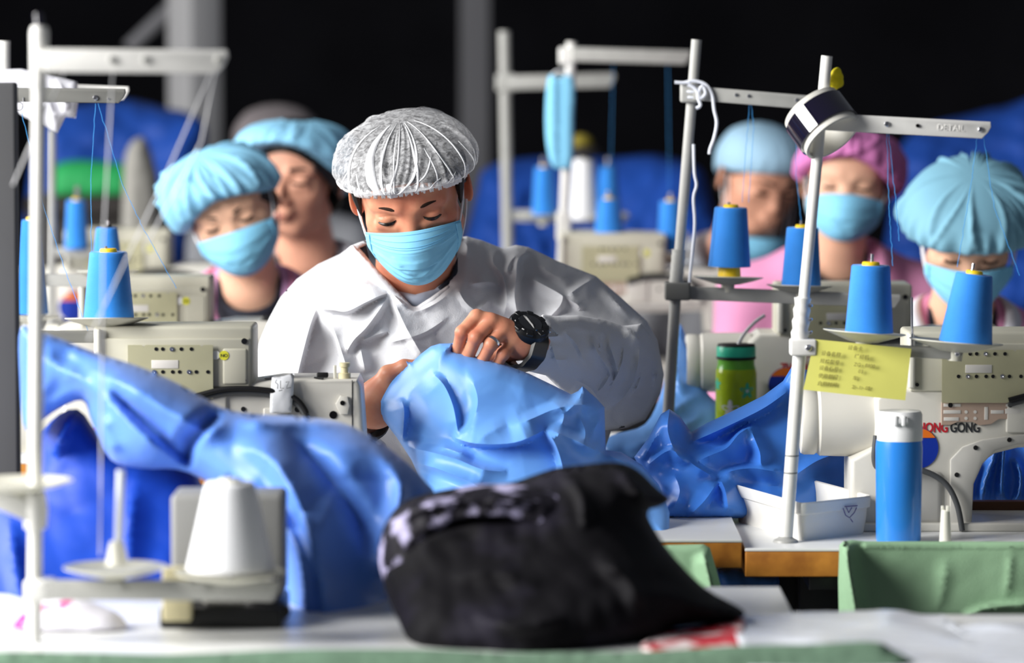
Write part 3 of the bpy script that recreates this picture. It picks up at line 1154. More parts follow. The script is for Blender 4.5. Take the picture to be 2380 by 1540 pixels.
# yellow card
cd = thing('info_card', 'yellow printed machine card hanging from the right thread stand', 'card', P(1990, 930, D3 - 0.01))
q = [P(1893, 788, D3 - 0.016), P(2118, 810, D3 - 0.016), P(2104, 930, D3 - 0.019), P(1867, 905, D3 - 0.019)]
cb = MB()
NX, NY = 14, 8
for s_ in (0, 1):
    V, Fc = [], []
    for j in range(NY + 1):
        for i in range(NX + 1):
            u, v = i / NX, j / NY
            p = q[0].lerp(q[1], u).lerp(q[3].lerp(q[2], u), v)
            p = p + Vector((0, -0.003 * math.sin(u * math.pi) * v + 0.0006 * s_, 0))
            V.append(p)
    for j in range(NY):
        for i in range(NX):
            a = j * (NX + 1) + i
            Fc.append((a, a + 1, a + NX + 2, a + NX + 1))
    cb.add(V, Fc)
cb.build('card_sheet', 'paper_yellow', cd)
ux = (q[1] - q[0]).normalized()
uz = (q[0] - q[3]).normalized()
uy = ux.cross(uz).normalized()


def card_text(s, px, py, size):
    M = Matrix((ux, uz, -uy)).transposed().to_4x4()
    p = P(px, py, D3 - 0.0225)
    link('print', text_mesh(s, size * S(D3) * 1.15, Matrix.Translation(p) @ M, 0.0001, 0.00008), 'ink_faint', cd)


for (s, px, py, sz) in (('设备卡', 1970, 811, 10), ('设备名称', 1908, 824, 10), ('缝纫机', 1985, 831, 10), ('规格型号', 1905, 842, 10), ('ZG - 8800', 1984, 850, 10),
                        ('设备编号', 1903, 858, 10), ('03', 1994, 866, 10), ('使用部门', 1901, 876, 10), ('车', 1981, 882, 10), ('启用时间', 1899, 894, 10), ('2 - 1 - 02', 1979, 902, 10)):
    card_text(s, px, py, sz)

# ---------------- second stand of the right column, with knotted white string
D4 = 6.36
s4 = thing('thread_stand', 'slanting grey thread stand with white string knotted round its clamp', 'thread stand', (P(1548, 1000, D4).x, D4, ZT), group='thread stands')
MB().tube([(P(1546, 1090, D4).x, D4, ZT), P(1570, 690, D4)], 0.0092, 18).build('pole', 'pole_grey', s4)
MB().tube([P(1568, 720, D4), P(1619, 92, D4)], 0.0082, 18).build('upper_pole', 'pole_grey', s4)
MB().lathe([(0.009, 0), (0.018, 0), (0.016, 0.004), (0.009, 0.006)], Matrix.Translation((P(1546, 1090, D4).x, D4, ZT)), 20).build('base_flange', 'pole_grey', s4)
wrp = [P(1571 + 7 * k / 9, 660 - 80 * k / 9, D4) for k in range(10)]
MB().tube(wrp, [0.0105 + 0.0009 * (k % 2) for k in range(10)], 18).build('tape_wrap', 'pole_grey', s4)
MB().box(P(1603, 216, D4 - 0.004), (0.030, 0.03, 0.030), 0.004).build('arm_clamp', 'pole_grey', s4)
arm_mb(P(1612, 216, D4 - 0.016), P(1900, 240, D4 - 0.016), 0.022, 0.012, 0.4).build('top_arm', 'pole_grey', s4)
for px in (1711, 1740, 1852):
    screw(s4, P(px, 212 + (px - 1612) * 0.085, D4 - 0.023), 0.0028)
MB().box(P(1574, 676, D4 - 0.004), (0.040, 0.034, 0.028), 0.003).build('bracket_clamp', 'arm_dark', s4)
arm_mb(P(1590, 680, D4 + 0.0), P(2092, 700, D4 + 0.0), 0.021, 0.012, 0.4).build('spool_bracket', 'pole_grey', s4)
dish_mb(P(1692, 644, D4 + 0.004), 0.056, (-0.045, 0.03), 0.012).build('spool_dish', 'dish_cream', s4)
dish_mb(P(1858, 664, D4 + 0.004), 0.052, (-0.045, 0.03), 0.012).build('spool_dish', 'dish_cream', s4)
MB().tube([P(1692, 660, D4), P(1694, 470, D4)], 0.0024, 10).build('spool_pin', 'steel', s4)
MB().tube([P(1860, 676, D4), P(1862, 512, D4)], 0.0024, 10).build('spool_pin', 'steel', s4)
for pts in ([P(1742, 240, D4), P(1735, 330, D4), P(1725, 470, D4)], [P(1746, 240, D4), P(1752, 300, D4), P(1740, 470, D4)], [P(1852, 246, D4), P(1850, 400, D4), P(1862, 512, D4)]):
    MB().tube(wob(pts, seed=5), 0.0004, 5).build('thread', 'strand_blue', s4)
cone('blue thread cone raised on a yellow core beside the white string', P(1695, 642, D4), 138 * S(D4), 49 * S(D4), 38 * S(D4), corebase=23 * S(D4), axis_=(0.02, 0, 1))
cone('blue thread cone half hidden behind the right pole', P(1862, 662, D4), 134 * S(D4), 46 * S(D4), 37 * S(D4), axis_=(0.02, 0, 1))
# knotted string
st = thing('knotted_string', 'white string knotted round the slanting pole with loose hanging ends', 'string', P(1612, 200, D4))
loop = []
for k in range(40):
    a = k * 0.55
    loop.append(P(1606, 190 + k * 1.15, D4) + Vector((0.0135 * math.cos(a), 0.0155 * math.sin(a) - 0.004, 0)))
MB().tube(loop, 0.0022, 8).build('wrap', 'string_white', st)
D4f = D4 - 0.026
def cl(pts, d):
    return [P(x, y, d) for x, y in catmull(pts, False, 4)]
MB().tube(cl([(1568, 191), (1590, 192), (1612, 188), (1640, 196), (1655, 220), (1660, 255), (1666, 285), (1660, 320), (1651, 345), (1649, 358)], D4f), 0.0027, 8).build('loose_end', 'string_white', st)
MB().tube(cl([(1600, 195), (1618, 208), (1628, 228), (1640, 216), (1632, 200), (1622, 222), (1628, 244), (1618, 252)], D4f - 0.004), 0.0028, 8).build('knot', 'string_white', st)
MB().tube(cl([(1612, 335), (1614, 400), (1619, 430), (1612, 460), (1615, 520), (1609, 590), (1604, 640), (1603, 656)], D4f), 0.0024, 8).build('loose_end', 'string_white', st)

# ---------------- far stands
D6 = 8.3
s6 = thing('thread_stand', 'far blurred thread stand beside the hanging blue mask', 'thread stand', (P(1296, 800, D6).x, D6, ZT), group='thread stands')
MB().tube([(P(1296, 800, D6).x, D6, ZT), P(1328, 98, D6)], 0.0105, 14).build('pole', 'pole_paint', s6)
MB().box(P(1318, 130, D6), (0.034, 0.03, 0.036), 0.005).build('arm_clamp', 'pole_paint', s6)
arm_mb(P(1330, 126, D6 - 0.014), P(1605, 134, D6 - 0.014), 0.028, 0.014, 0.4).build('top_arm', 'pole_grey', s6)
MB().box(P(1310, 525, D6), (0.03, 0.03, 0.06), 0.005).build('bracket_clamp', 'pole_paint', s6)
arm_mb(P(1300, 545, D6), P(1600, 552, D6), 0.024, 0.012, 0.4).build('spool_bracket', 'pole_grey', s6)
for (px, py) in ((1413, 584), (1558, 588)):
    dish_mb(P(px, py, D6), 0.055, (-0.04, 0), 0.012).build('spool_dish', 'dish_cream', s6)
    MB().tube([P(px, py + 6, D6), P(px, py - 140, D6)], 0.003, 8).build('spool_pin', 'steel', s6)
cone('blurred blue thread cone right of the hanging mask, nearer one', P(1415, 582, D6), 120 * S(D6), 38 * S(D6), 26 * S(D6), strands=([P(1425, 150, D6), P(1418, 455, D6)],))
cone('blurred blue thread cone touching the slanting string pole', P(1558, 585, D6), 118 * S(D6), 32 * S(D6), 25 * S(D6), strands=([P(1552, 150, D6), P(1556, 460, D6)],))
D5 = 9.2
s5 = thing('thread_stand', 'far grey thread stand standing nearest the man\'s cap', 'thread stand', (P(1184, 800, D5).x, D5, 0.75), group='thread stands')
MB().tube([(P(1184, 780, D5).x, D5, 0.75), P(1172, 72, D5)], 0.0135, 14).build('pole', 'pole_grey', s5)
MB().box(P(1176, 192, D5), (0.046, 0.03, 0.04), 0.005).build('arm_clamp', 'pole_grey', s5)
arm_mb(P(1180, 192, D5 - 0.014), P(1430, 186, D5 - 0.014), 0.032, 0.014, 0.4).build('top_arm', 'pole_grey', s5)
arm_mb(P(1180, 500, D5), P(1460, 506, D5), 0.026, 0.012, 0.4).build('spool_bracket', 'pole_grey', s5)
for (px, py) in ((1262, 500), (1412, 500)):
    MB().tube([P(px, py, D5), P(px, py - 135, D5)], 0.003, 8).build('spool_pin', 'steel', s5)
    dish_mb(P(px, py + 2, D5), 0.055, (-0.04, 0), 0.01).build('spool_dish', 'dish_cream', s5)
cone('blurred blue thread cone left of the hanging mask', P(1264, 498, D5), 110 * S(D5), 28 * S(D5), 21 * S(D5))
cone('blurred blue thread cone directly behind the nearer blurred cone', P(1412, 498, D5), 112 * S(D5), 30 * S(D5), 19 * S(D5), core='core_dark')
cone('blurred white thread cone between mask and blue cones', P(1356, 510, D5), 140 * S(D5), 36 * S(D5), 24 * S(D5), m='thread_white', core='plastic_cream', group='white thread cones')
tb = MB().box((P(1320, 600, 9.3).x, 9.35, 0.735), (0.9, 0.5, 0.03), 0.003)
tt = thing('sewing_table', 'farthest sewing table behind the hanging mask', 'table', (P(1320, 600, 9.3).x, 9.35, 0))
tb.build('table_top', 'laminate', tt)
for dx in (-0.38, 0.38):
    MB().box((P(1320, 600, 9.3).x + dx, 9.35, 0.36), (0.05, 0.4, 0.72), 0.003).build('leg_frame', 'leg_metal', tt)

# left far stand behind the white paper
D7 = 6.55
s7 = thing('thread_stand', 'blurred thread stand behind the draped white cloth at upper left', 'thread stand', (P(8, 1080, D7).x, D7, ZT), group='thread stands')
MB().tube([(P(4, 1080, D7).x, D7, ZT), P(9, 95, D7)], 0.0105, 14).build('pole', 'pole_paint', s7)
arm_mb(P(9, 205, D7 - 0.014), P(300, 217, D7 - 0.014), 0.022, 0.012, 0.4).build('top_arm', 'pole_paint', s7)
arm_mb(P(5, 648, D7), P(300, 655, D7), 0.02, 0.012, 0.4).build('spool_bracket', 'pole_grey', s7)
for (px, py) in ((66, 735), (250, 630)):
    dish_mb(P(px, py, D7), 0.05, (-0.04, 0), 0.01).build('spool_dish', 'dish_cream', s7)
    MB().tube([P(px, py + 14, D7), P(px, py - 118, D7)], 0.0026, 8).build('spool_pin', 'steel', s7)
arm_mb(P(5, 744, D7), P(110, 750, D7), 0.02, 0.012, 0.4).build('spool_bracket', 'pole_grey', s7)
cone('blue thread cone with dark core peeping over the large left cone', P(249, 626, D7), 98 * S(D7), 36 * S(D7), 25 * S(D7), core='core_dark')
cone('blue thread cone half hidden behind the near white pole', P(72, 728, D7), 218 * S(D7), 40 * S(D7), 20 * S(D7))
D8 = 8.34
s8 = thing('thread_stand', 'short far thread holder under the lone blurred blue cone on the left', 'thread stand', (P(180, 700, D8).x, D8, 0.75), group='thread stands')
MB().tube([(P(120, 800, D8).x, D8, 0.75), P(120, 300, D8)], 0.009, 12).build('pole', 'pole_grey', s8)
arm_mb(P(110, 584, D8), P(250, 586, D8), 0.02, 0.012, 0.4).build('spool_bracket', 'pole_grey', s8)
MB().tube([P(178, 580, D8), P(179, 432, D8)], 0.0052, 8).build('spool_pin', 'steel', s8)
cone('lone blurred blue thread cone with tall pin on the far left', P(178, 577, D8), 112 * S(D8), 28 * S(D8), 22 * S(D8))

# blue face mask hanging on the far pole
hm = thing('hanging_mask', 'folded light blue face mask hanging from the far thread stand', 'face mask', P(1300, 390, D6 - 0.03))
relief_obj('folded_sheet', 'mask_blue', hm, outline=[(1276, 176), (1300, 180), (1334, 180), (1334, 280), (1330, 384), (1312, 392), (1284, 386), (1270, 330), (1268, 250)],
           ctrl=[(1300, 200, D6 - 0.03), (1280, 300, D6 - 0.03), (1330, 300, D6 - 0.03), (1300, 380, D6 - 0.03)], res=8, bulge=0.006, R=14, back=0.006,
           ridges=[([(1302, 180), (1302, 390)], -0.006, 5, 5, 0), ([(1288, 180), (1288, 390)], 0.004, 6, 6, 0)])
MB().tube(cl([(1280, 178), (1296, 165), (1322, 172), (1330, 182)], D6 - 0.03), 0.002, 8).build('ear_loop', 'loop_white', hm)

# ================================================================== sewing machines (seen from behind; x runs from handwheel to needle)
def make_machine():
    t = thing('sewing_machine', 'machine', 'sewing machine', (0, 0, 0), group='lockstitch sewing machines')

    def B(mb, name, m, par=t, **k):
        return mb.build(name, m, par, **k)
    X90 = Matrix.Rotation(math.pi / 2, 4, 'Y')
    # cast body: column, arm and needle head around the arch
    prof = [(0.066, 0.0), (0.066, 0.10), (0.100, 0.118), (0.100, 0.186), (0.118, 0.200), (0.36, 0.200), (0.40, 0.206), (0.507, 0.206), (0.512, 0.196), (0.520, 0.075),
            (0.445, 0.075), (0.440, 0.120), (0.300, 0.116), (0.268, 0.108), (0.246, 0.092), (0.234, 0.066), (0.228, 0.0)]
    B(MB().prism(prof, 0.0, 0.115, 0.007, 3), 'body', 'machine_paint', angle=35)
    # motor housing and handwheel
    hz = 0.148
    B(MB().lathe([(0.002, 0.022), (0.044, 0.022), (0.048, 0.026), (0.049, 0.06), (0.049, 0.105), (0.030, 0.125), (0.002, 0.125)], Matrix.Translation((0, 0.055, hz)) @ X90, 40), 'motor_housing', 'machine_paint')
    hw = B(MB().lathe([(0.002, 0.004), (0.012, 0.004), (0.013, 0.008), (0.034, 0.009), (0.037, 0.002), (0.0445, 0.0), (0.0465, 0.004), (0.0465, 0.018), (0.044, 0.022), (0.002, 0.022)], Matrix.Translation((0, 0.055, hz)) @ X90, 40), 'handwheel', 'machine_paint')
    # lower shell of the column, bed and feet
    B(MB().box((0.150, 0.052, 0.045), (0.100, 0.115, 0.084), 0.014), 'lower_shell', 'machine_lower')
    B(MB().box((0.26, 0.07, 0.006), (0.52, 0.17, 0.012), 0.003), 'bed', 'machine_paint')
    B(MB().prism([(0.205, 0.0), (0.205, 0.10), (0.222, 0.118), (0.25, 0.128), (0.30, 0.135), (0.44, 0.140), (0.44, 0.128), (0.30, 0.122), (0.268, 0.113), (0.25, 0.094), (0.238, 0.066), (0.235, 0.0)], -0.005, 0.01, 0.003, 2), 'arch_rim', 'machine_lower')
    # needle bar, presser foot
    B(MB().tube([(0.485, 0.06, 0.08), (0.485, 0.06, 0.03)], 0.004, 10), 'needle_bar', 'steel')
    B(MB().tube([(0.47, 0.06, 0.08), (0.47, 0.06, 0.022)], 0.0035, 10).box((0.47, 0.045, 0.018), (0.02, 0.03, 0.006), 0.002), 'presser_foot', 'steel')
    # control box on top
    cb = B(MB().box((0.254, 0.055, 0.2355), (0.220, 0.105, 0.087), 0.005), 'control_box', 'box_beige')
    B(MB().box((0.254, 0.0005, 0.229), (0.212, 0.006, 0.068), 0.003), 'front_panel', 'box_beige', cb)
    B(MB().box((0.339, -0.0005, 0.224), (0.034, 0.008, 0.050), 0.003), 'side_boss', 'box_beige', cb)
    B(MB().box((0.150, -0.004, 0.238), (0.009, 0.012, 0.076), 0.003), 'corner_post', 'plastic_cream', cb)
    for (x, z, r) in ((0.352, 0.259, 0.0042), (0.352, 0.205, 0.0026), (0.158, 0.205, 0.0026)):
        B(MB().lathe([(0.0003, -0.001), (r, -0.001), (r, 0.0008), (0.0003, 0.0008)], frame((x, -0.0035, z), (0, -1, 0)), 12), 'screw_hole', 'screw_dark', cb)
    B(MB().lathe([(0.0003, 0), (0.0066, 0), (0.0066, 0.0006), (0.0003, 0.0006)], frame((0.324, -0.0045, 0.2395), (0, -1, 0)), 24), 'round_sticker', 'sticker_yellow', cb)
    B(MB().lathe([(0.0003, 0), (0.0062, 0), (0.0062, 0.0005), (0.0003, 0.0005)], frame((0.3125, -0.0035, 0.2400), (0, -1, 0)), 24), 'round_sticker', 'sticker_white', cb)
    me = text_mesh('NO', 0.0062, Matrix.Translation((0.3192, -0.0053, 0.2373)) @ Matrix.Rotation(math.pi / 2, 4, 'X'), 0.0001, 0.0001)
    link('sticker_print', me, 'ink_dark', cb)
    # zinc plate with two rows of holes and a slot
    pl = MB()
    bm = bmesh.new()
    vs_ = [bm.verts.new((x, 0, z)) for x, z in ((0.192, 0.180), (0.309, 0.180), (0.309, 0.254), (0.296, 0.254), (0.294, 0.2505), (0.291, 0.254), (0.216, 0.254), (0.214, 0.2505), (0.211, 0.254), (0.192, 0.254))]
    f = bm.faces.new(vs_)
    r = bmesh.ops.extrude_face_region(bm, geom=[f])
    bmesh.ops.translate(bm, vec=(0, 0.0015, 0), verts=[g for g in r['geom'] if isinstance(g, bmesh.types.BMVert)])
    pl.bm(bm)
    pl.xf(Matrix.Translation((0, -0.0075, 0)))
    zp = B(pl, 'zinc_plate', 'plate_zinc')
    for (xs_, z) in (((0.231, 0.240, 0.2655, 0.2795), 0.2485), ((0.215, 0.240, 0.2535, 0.263, 0.286, 0.302), 0.217)):
        for x in xs_:
            B(MB().lathe([(0.0003, 0), (0.0026, 0), (0.0026, 0.0005), (0.0003, 0.0005)], frame((x, -0.0077, z), (0, -1, 0)), 12), 'hole', 'screw_dark', zp)
    for (x, z) in ((0.2525, 0.2485), (0.228, 0.217), (0.276, 0.217)):
        B(MB().lathe([(0.0003, 0), (0.0033, 0), (0.003, 0.0014), (0.0012, 0.0016), (0.0003, 0.0008)], frame((x, -0.0077, z), (0, -1, 0)), 12), 'screw', 'steel', zp)
    B(MB().box((0.243, -0.0077, 0.2275), (0.037, 0.001, 0.0115), 0.0004), 'slot', 'slot_light', zp)
    # pink bracket with slots
    pk = B(MB().prism([(0.192, 0.1485), (0.192, 0.181), (0.306, 0.181), (0.306, 0.150), (0.290, 0.150), (0.290, 0.157), (0.272, 0.157), (0.262, 0.150), (0.245, 0.148), (0.236, 0.153), (0.215, 0.153), (0.205, 0.1485)], -0.0035, -0.001, 0.0005, 1), 'slotted_bracket', 'plate_pink')
    for (x, z, w, h) in ((0.207, 0.1765, 0.024, 0.0045), (0.207, 0.167, 0.024, 0.005), (0.206, 0.157, 0.021, 0.005), (0.2545, 0.165, 0.005, 0.018), (0.270, 0.167, 0.018, 0.005), (0.292, 0.168, 0.022, 0.007), (0.292, 0.1765, 0.020, 0.004)):
        B(MB().box((x, -0.0037, z), (w, 0.0008, h), 0.0003), 'slot', 'slot_light', pk)
    for x, z in ((0.2265, 0.167), (0.239, 0.167), (0.2265, 0.158), (0.239, 0.158)):
        B(MB().lathe([(0.0003, 0), (0.0024, 0), (0.0024, 0.0004), (0.0003, 0.0004)], frame((x, -0.0036, z), (0, -1, 0)), 10), 'hole', 'slot_light', pk)
    for x, z in ((0.2045, 0.1765), (0.288, 0.1765)):
        B(MB().lathe([(0.0003, 0), (0.0035, 0), (0.003, 0.0015), (0.0003, 0.0015)], frame((x, -0.0040, z), (0, -1, 0)), 12), 'bolt', 'rubber_black', pk)
    for x, z in ((0.240, 0.117), (0.287, 0.128), (0.214, 0.079), (0.35, 0.165)):
        B(MB().lathe([(0.0003, 0), (0.0034, 0), (0.003, 0.0012), (0.0003, 0.0012)], frame((x, -0.0052 if z < 0.13 else -0.0002, z), (0, -1, 0)), 12), 'plug', 'rubber_black')
    # maker's lettering
    RX = Matrix.Rotation(math.pi / 2, 4, 'X')
    link('maker_lettering', text_mesh('ZHONG', 0.0185, Matrix.Translation((0.151, -0.0006, 0.1385)) @ RX, 0.0003, 0.0005, 0.74), 'ink_red', t)
    link('maker_lettering', text_mesh('GONG', 0.0185, Matrix.Translation((0.2045, -0.0006, 0.1385)) @ RX, 0.0003, 0.0005, 0.74), 'ink_dark', t)
    # round blue and orange disc
    ds = B(MB().lathe([(0.0003, 0), (0.0285, 0), (0.0285, 0.0012), (0.0003, 0.0012)], frame((0.160, -0.0002, 0.116), (0, -1, 0)), 40), 'round_badge', 'sticker_blue')
    B(MB().prism([(0.160 + 0.028 * math.cos(a), 0.116 + 0.028 * math.sin(a)) for a in np.linspace(0.55, 2.6, 18)], -0.0022, -0.0016), 'badge_segment', 'sticker_orange', ds)
    # grey hose over the arm and cable down the column
    hp = catmull([(0.285, 0.0, 0.178), (0.33, 0.0, 0.188), (0.385, 0.0, 0.186), (0.42, 0.0, 0.176), (0.436, 0.0, 0.158), (0.440, 0.0, 0.14)], False, 5)
    B(MB().tube([(p[0], -0.004, p[2]) for p in hp], 0.0048, 10), 'hose', 'cable_grey')
    B(MB().tube([(p[0], -0.010, p[2] + 0.006) for p in hp[:22]], 0.0036, 10), 'hose', 'rubber_black')
    cp = catmull([(0.10, 0, 0.135), (0.098, 0, 0.10), (0.11, 0, 0.088), (0.16, 0, 0.087), (0.195, 0, 0.070), (0.213, 0, 0.040), (0.221, 0, 0.002)], False, 6)
    B(MB().tube([(p[0], -0.016, p[2]) for p in cp], 0.0042, 10), 'cable', 'cable_grey')
    # needle head details
    B(MB().box((0.3955, -0.0006, 0.152), (0.036, 0.006, 0.030), 0.004), 'cover', 'machine_paint')
    B(MB().box((0.305, -0.001, 0.165), (0.045, 0.006, 0.055), 0.006), 'cover', 'machine_paint')
    B(MB().box((0.412, -0.003, 0.172), (0.012, 0.008, 0.018), 0.003), 'hose_clip', 'machine_paint')
    B(MB().lathe([(0.0003, 0), (0.0042, 0), (0.0042, 0.001), (0.0003, 0.001)], frame((0.425, -0.0035, 0.165), (0, -1, 0)), 14), 'bolt', 'rubber_black')
    B(MB().lathe([(0.0003, 0), (0.0055, 0), (0.0055, 0.0008), (0.0003, 0.0008)], frame((0.474, -0.0005, 0.157), (0, -1, 0)), 18), 'hole', 'black_hole')
    B(MB().prism([(0.477, 0.172), (0.484, 0.184), (0.494, 0.183), (0.497, 0.17), (0.494, 0.158), (0.484, 0.158)], -0.006, 0.0, 0.002, 2), 'lever', 'machine_paint')
    B(MB().lathe([(0.0003, 0), (0.0034, 0), (0.0034, 0.001), (0.0003, 0.001)], frame((0.487, -0.0062, 0.174), (0, -1, 0)), 14), 'hole', 'black_hole')
    B(MB().box((0.5002, -0.0004, 0.160), (0.0012, 0.0012, 0.09), 0.0002), 'seam', 'rubber_black')
    B(MB().lathe([(0.0003, 0), (0.0085, 0), (0.0085, 0.008), (0.0055, 0.0085), (0.0055, 0.0165), (0.0075, 0.017), (0.0075, 0.0225), (0.0003, 0.0225)], Matrix.Translation((0.489, 0.02, 0.205)), 24), 'pressure_screw', 'beige_post')
    B(MB().box((0.4755, 0.02, 0.214), (0.004, 0.006, 0.020), 0.001), 'thread_post', 'plastic_cream')
    B(MB().box((0.4585, 0.02, 0.2105), (0.016, 0.010, 0.007), 0.002).tube([(0.447, 0.008, 0.208), (0.46, 0.006, 0.206)], [0.001, 0.003], 8), 'lever_knob', 'rubber_black')
    B(MB().lathe([(0.010, 0), (0.011, 0.003), (0.002, 0.0045)], Matrix.Translation((0.388, 0.03, 0.2035)), 24), 'cap_plug', 'steel')
    return t


def at_px(px, d, z, rot=0.0):
    return (P(px, 900, d).x, d, z)


m1 = make_machine()
m1['label'] = 'sewing machine in front of the man in white, tag taped over its arm'
m1.location = at_px(-25, 5.53, ZT)
for (px, d, z, lab) in ((1868, 5.60, ZT2, 'sewing machine with blue and orange badge behind the blue thermos'),
                        (1597, 6.50, ZT, 'sewing machine behind the green bottle, mostly hidden by the yellow card'),
                        (-17, 6.70, ZT, 'blurred sewing machine in front of the woman in pink and violet'),
                        (-8, 8.42, ZT, 'far blurred sewing machine behind the large left cone'),
                        (1135, 8.24, ZT, 'far blurred sewing machine under the background cones'),):
    m = copy_tree(m1)
    m['label'] = lab
    m.location = at_px(px, d, z)

# white paper tag taped over the first machine
tg = thing('paper_tag', 'white paper strip with handwriting taped over the machine arm', 'paper tag', P(655, 960, 5.52))
relief_obj('strip', 'paper_white', tg, outline=[(632, 876), (660, 873), (684, 866), (682, 910), (677, 958), (655, 960), (627, 960), (628, 915)], smooth_out=False,
           ctrl=[(632, 876, 5.528), (684, 866, 5.528), (655, 900, 5.515), (650, 930, 5.518), (627, 958, 5.522), (680, 958, 5.522)], res=6, bulge=0.001, R=8, back=0.002, noise=0.0006, nscale=50)
for pts in ([(643, 882), (640, 888), (646, 893), (645, 903)], [(652, 884), (652, 902), (660, 902)], [(664, 888), (672, 886), (667, 897), (666, 902), (676, 900)], [(648, 908), (656, 906)]):
    MB().tube([P(x, y, 5.5085) for x, y in pts], 0.0005, 6).build('pen_stroke', 'ink_dark', tg)

# ---------------- near machine at the left, mostly hidden
D0 = 4.62
nm = thing('overlock_machine', 'near blurred grey and black sewing machine behind the white cone', 'sewing machine', (P(520, 1480, D0).x, D0, ZT))
def rpx(x0, x1, y0, y1, d, th, b=0.006):
    a, c = P(x0, y1, d), P(x1, y0, d)
    return MB().box(((a.x + c.x) / 2, d + th / 2, (a.z + c.z) / 2), (c.x - a.x, th, c.z - a.z), b)
zb0 = DZ(1470, ZT)
rpx(398, 658, 1150, 1390, D0, 0.09, 0.006).build('body', 'overlock_grey', nm)
o = MB().box((P(520, 1400, D0).x, D0 + 0.03, ZT + 0.012), (0.14, 0.16, 0.024), 0.004)
o.build('base_plate', 'machine_black', nm)
MB().box((P(423, 1400, D0).x, D0 - 0.06, ZT + 0.03 + 0.012), (0.033, 0.03, 0.06), 0.003).build('front_post', 'beige_post', nm)
MB().box((P(560, 1400, D0).x, D0 - 0.01, ZT + 0.04), (0.085, 0.06, 0.032), 0.008).build('looper_cover', 'machine_lower', nm)
fl = Field(axis(P(520, 0, D0).x, P(690, 0, D0).x, 0.002), axis(D0 - 0.07, D0 + 0.03, 0.002), axis(ZT, ZT + 0.12, 0.002))
for px, py, r in ((610, 1415, 0.02), (585, 1408, 0.014), (640, 1420, 0.018)):
    fl.ell(P(px, py, D0 - 0.03), (r, r * 0.7, r * 0.62), k=0.008)
link('motor_knob', fl.mesh('motor_knob'), 'machine_black', nm)
MB().box(P(570, 1352, D0 - 0.005), (0.014, 0.01, 0.014), 0.004).build('tension_dial', 'steel', nm)

# ================================================================== props on the right table
# blue thermos with white lid
DT = 5.475
tb0 = P(2088, 1258, DT)
th = thing('thermos_bottle', 'blue thermos bottle with white flip lid on the right table', 'bottle', (tb0.x, DT, ZT2))
tw = 54 * S(DT)
zt = lambda py: P(2090, py, DT).z - ZT2
MB().lathe([(0.003, 0), (tw * 0.93, 0), (tw * 0.97, 0.004), (tw, zt(1100)), (tw * 1.02, zt(1040)), (tw * 0.985, zt(1022)), (0.003, zt(1022))], Matrix.Translation((tb0.x, DT, ZT2)), 48).build('flask', 'thermos_blue', th)
lid = MB().lathe([(0.003, zt(1022)), (tw * 0.985, zt(1022)), (tw * 0.985, zt(990)), (tw * 0.965, zt(986)), (tw * 0.965, zt(962)), (tw * 0.90, zt(954)), (0.003, zt(951))], Matrix.Translation((tb0.x + 0.001, DT, ZT2)), 48).build('lid', 'thermos_white', th)
MB().box((tb0.x - 0.002, DT - tw * 0.98, ZT2 + zt(972)), (0.024, 0.008, 0.010), 0.003).build('hinge', 'thermos_white', lid)
for dx in (-0.008, 0.003):
    MB().box((tb0.x + dx, DT - tw * 1.0, ZT2 + zt(973)), (0.006, 0.009, 0.014), 0.002).build('hinge_lug', 'thermos_white', lid)

# green drinking bottle on the second table
DG = 6.42
gb = P(1710, 1085, DG)
gt = thing('water_bottle', 'green translucent water bottle with teal lid among the blue gowns', 'bottle', (gb.x, DG, ZT))
zg = lambda py: P(1710, py, DG).z - ZT
gw = 48 * S(DG)
MB().lathe([(0.003, 0), (gw * 0.95, 0), (gw, 0.006), (gw, zg(868)), (gw * 0.97, zg(858)), (gw * 0.88, zg(848)), (gw * 0.86, zg(834)), (0.003, zg(834))], Matrix.Translation((gb.x, DG, ZT)), 40).build('flask', 'bottle_green', gt)
MB().lathe([(0.003, zg(858)), (gw * 0.955, zg(856)), (gw * 0.90, zg(846)), (gw * 0.90, zg(832)), (0.003, zg(832))], Matrix.Translation((gb.x, DG, ZT)), 40).build('neck', 'bottle_neck', gt)
lid = MB().lathe([(0.003, zg(832)), (gw * 0.93, zg(832)), (gw * 0.95, zg(827)), (gw * 0.95, zg(806)), (gw * 0.90, zg(802)), (0.003, zg(802))], Matrix.Translation((gb.x, DG, ZT)), 40).build('lid', 'lid_teal', gt)
MB().lathe([(0.003, zg(804)), (gw * 0.93, zg(804)), (gw * 0.90, zg(799)), (0.003, zg(799))], Matrix.Translation((gb.x, DG, ZT)), 40).build('lid_top', 'rubber_black', lid)
MB().lathe([(gw * 0.94, zg(834)), (gw * 0.965, zg(833)), (gw * 0.965, zg(828)), (gw * 0.94, zg(827))], Matrix.Translation((gb.x, DG, ZT)), 40, close=False).build('gasket', 'rubber_black', lid)
MB().tube(cl([(1716, 800), (1730, 775), (1755, 748), (1778, 732)], DG), 0.0028, 8).build('carry_cord', 'strand_white', gt)


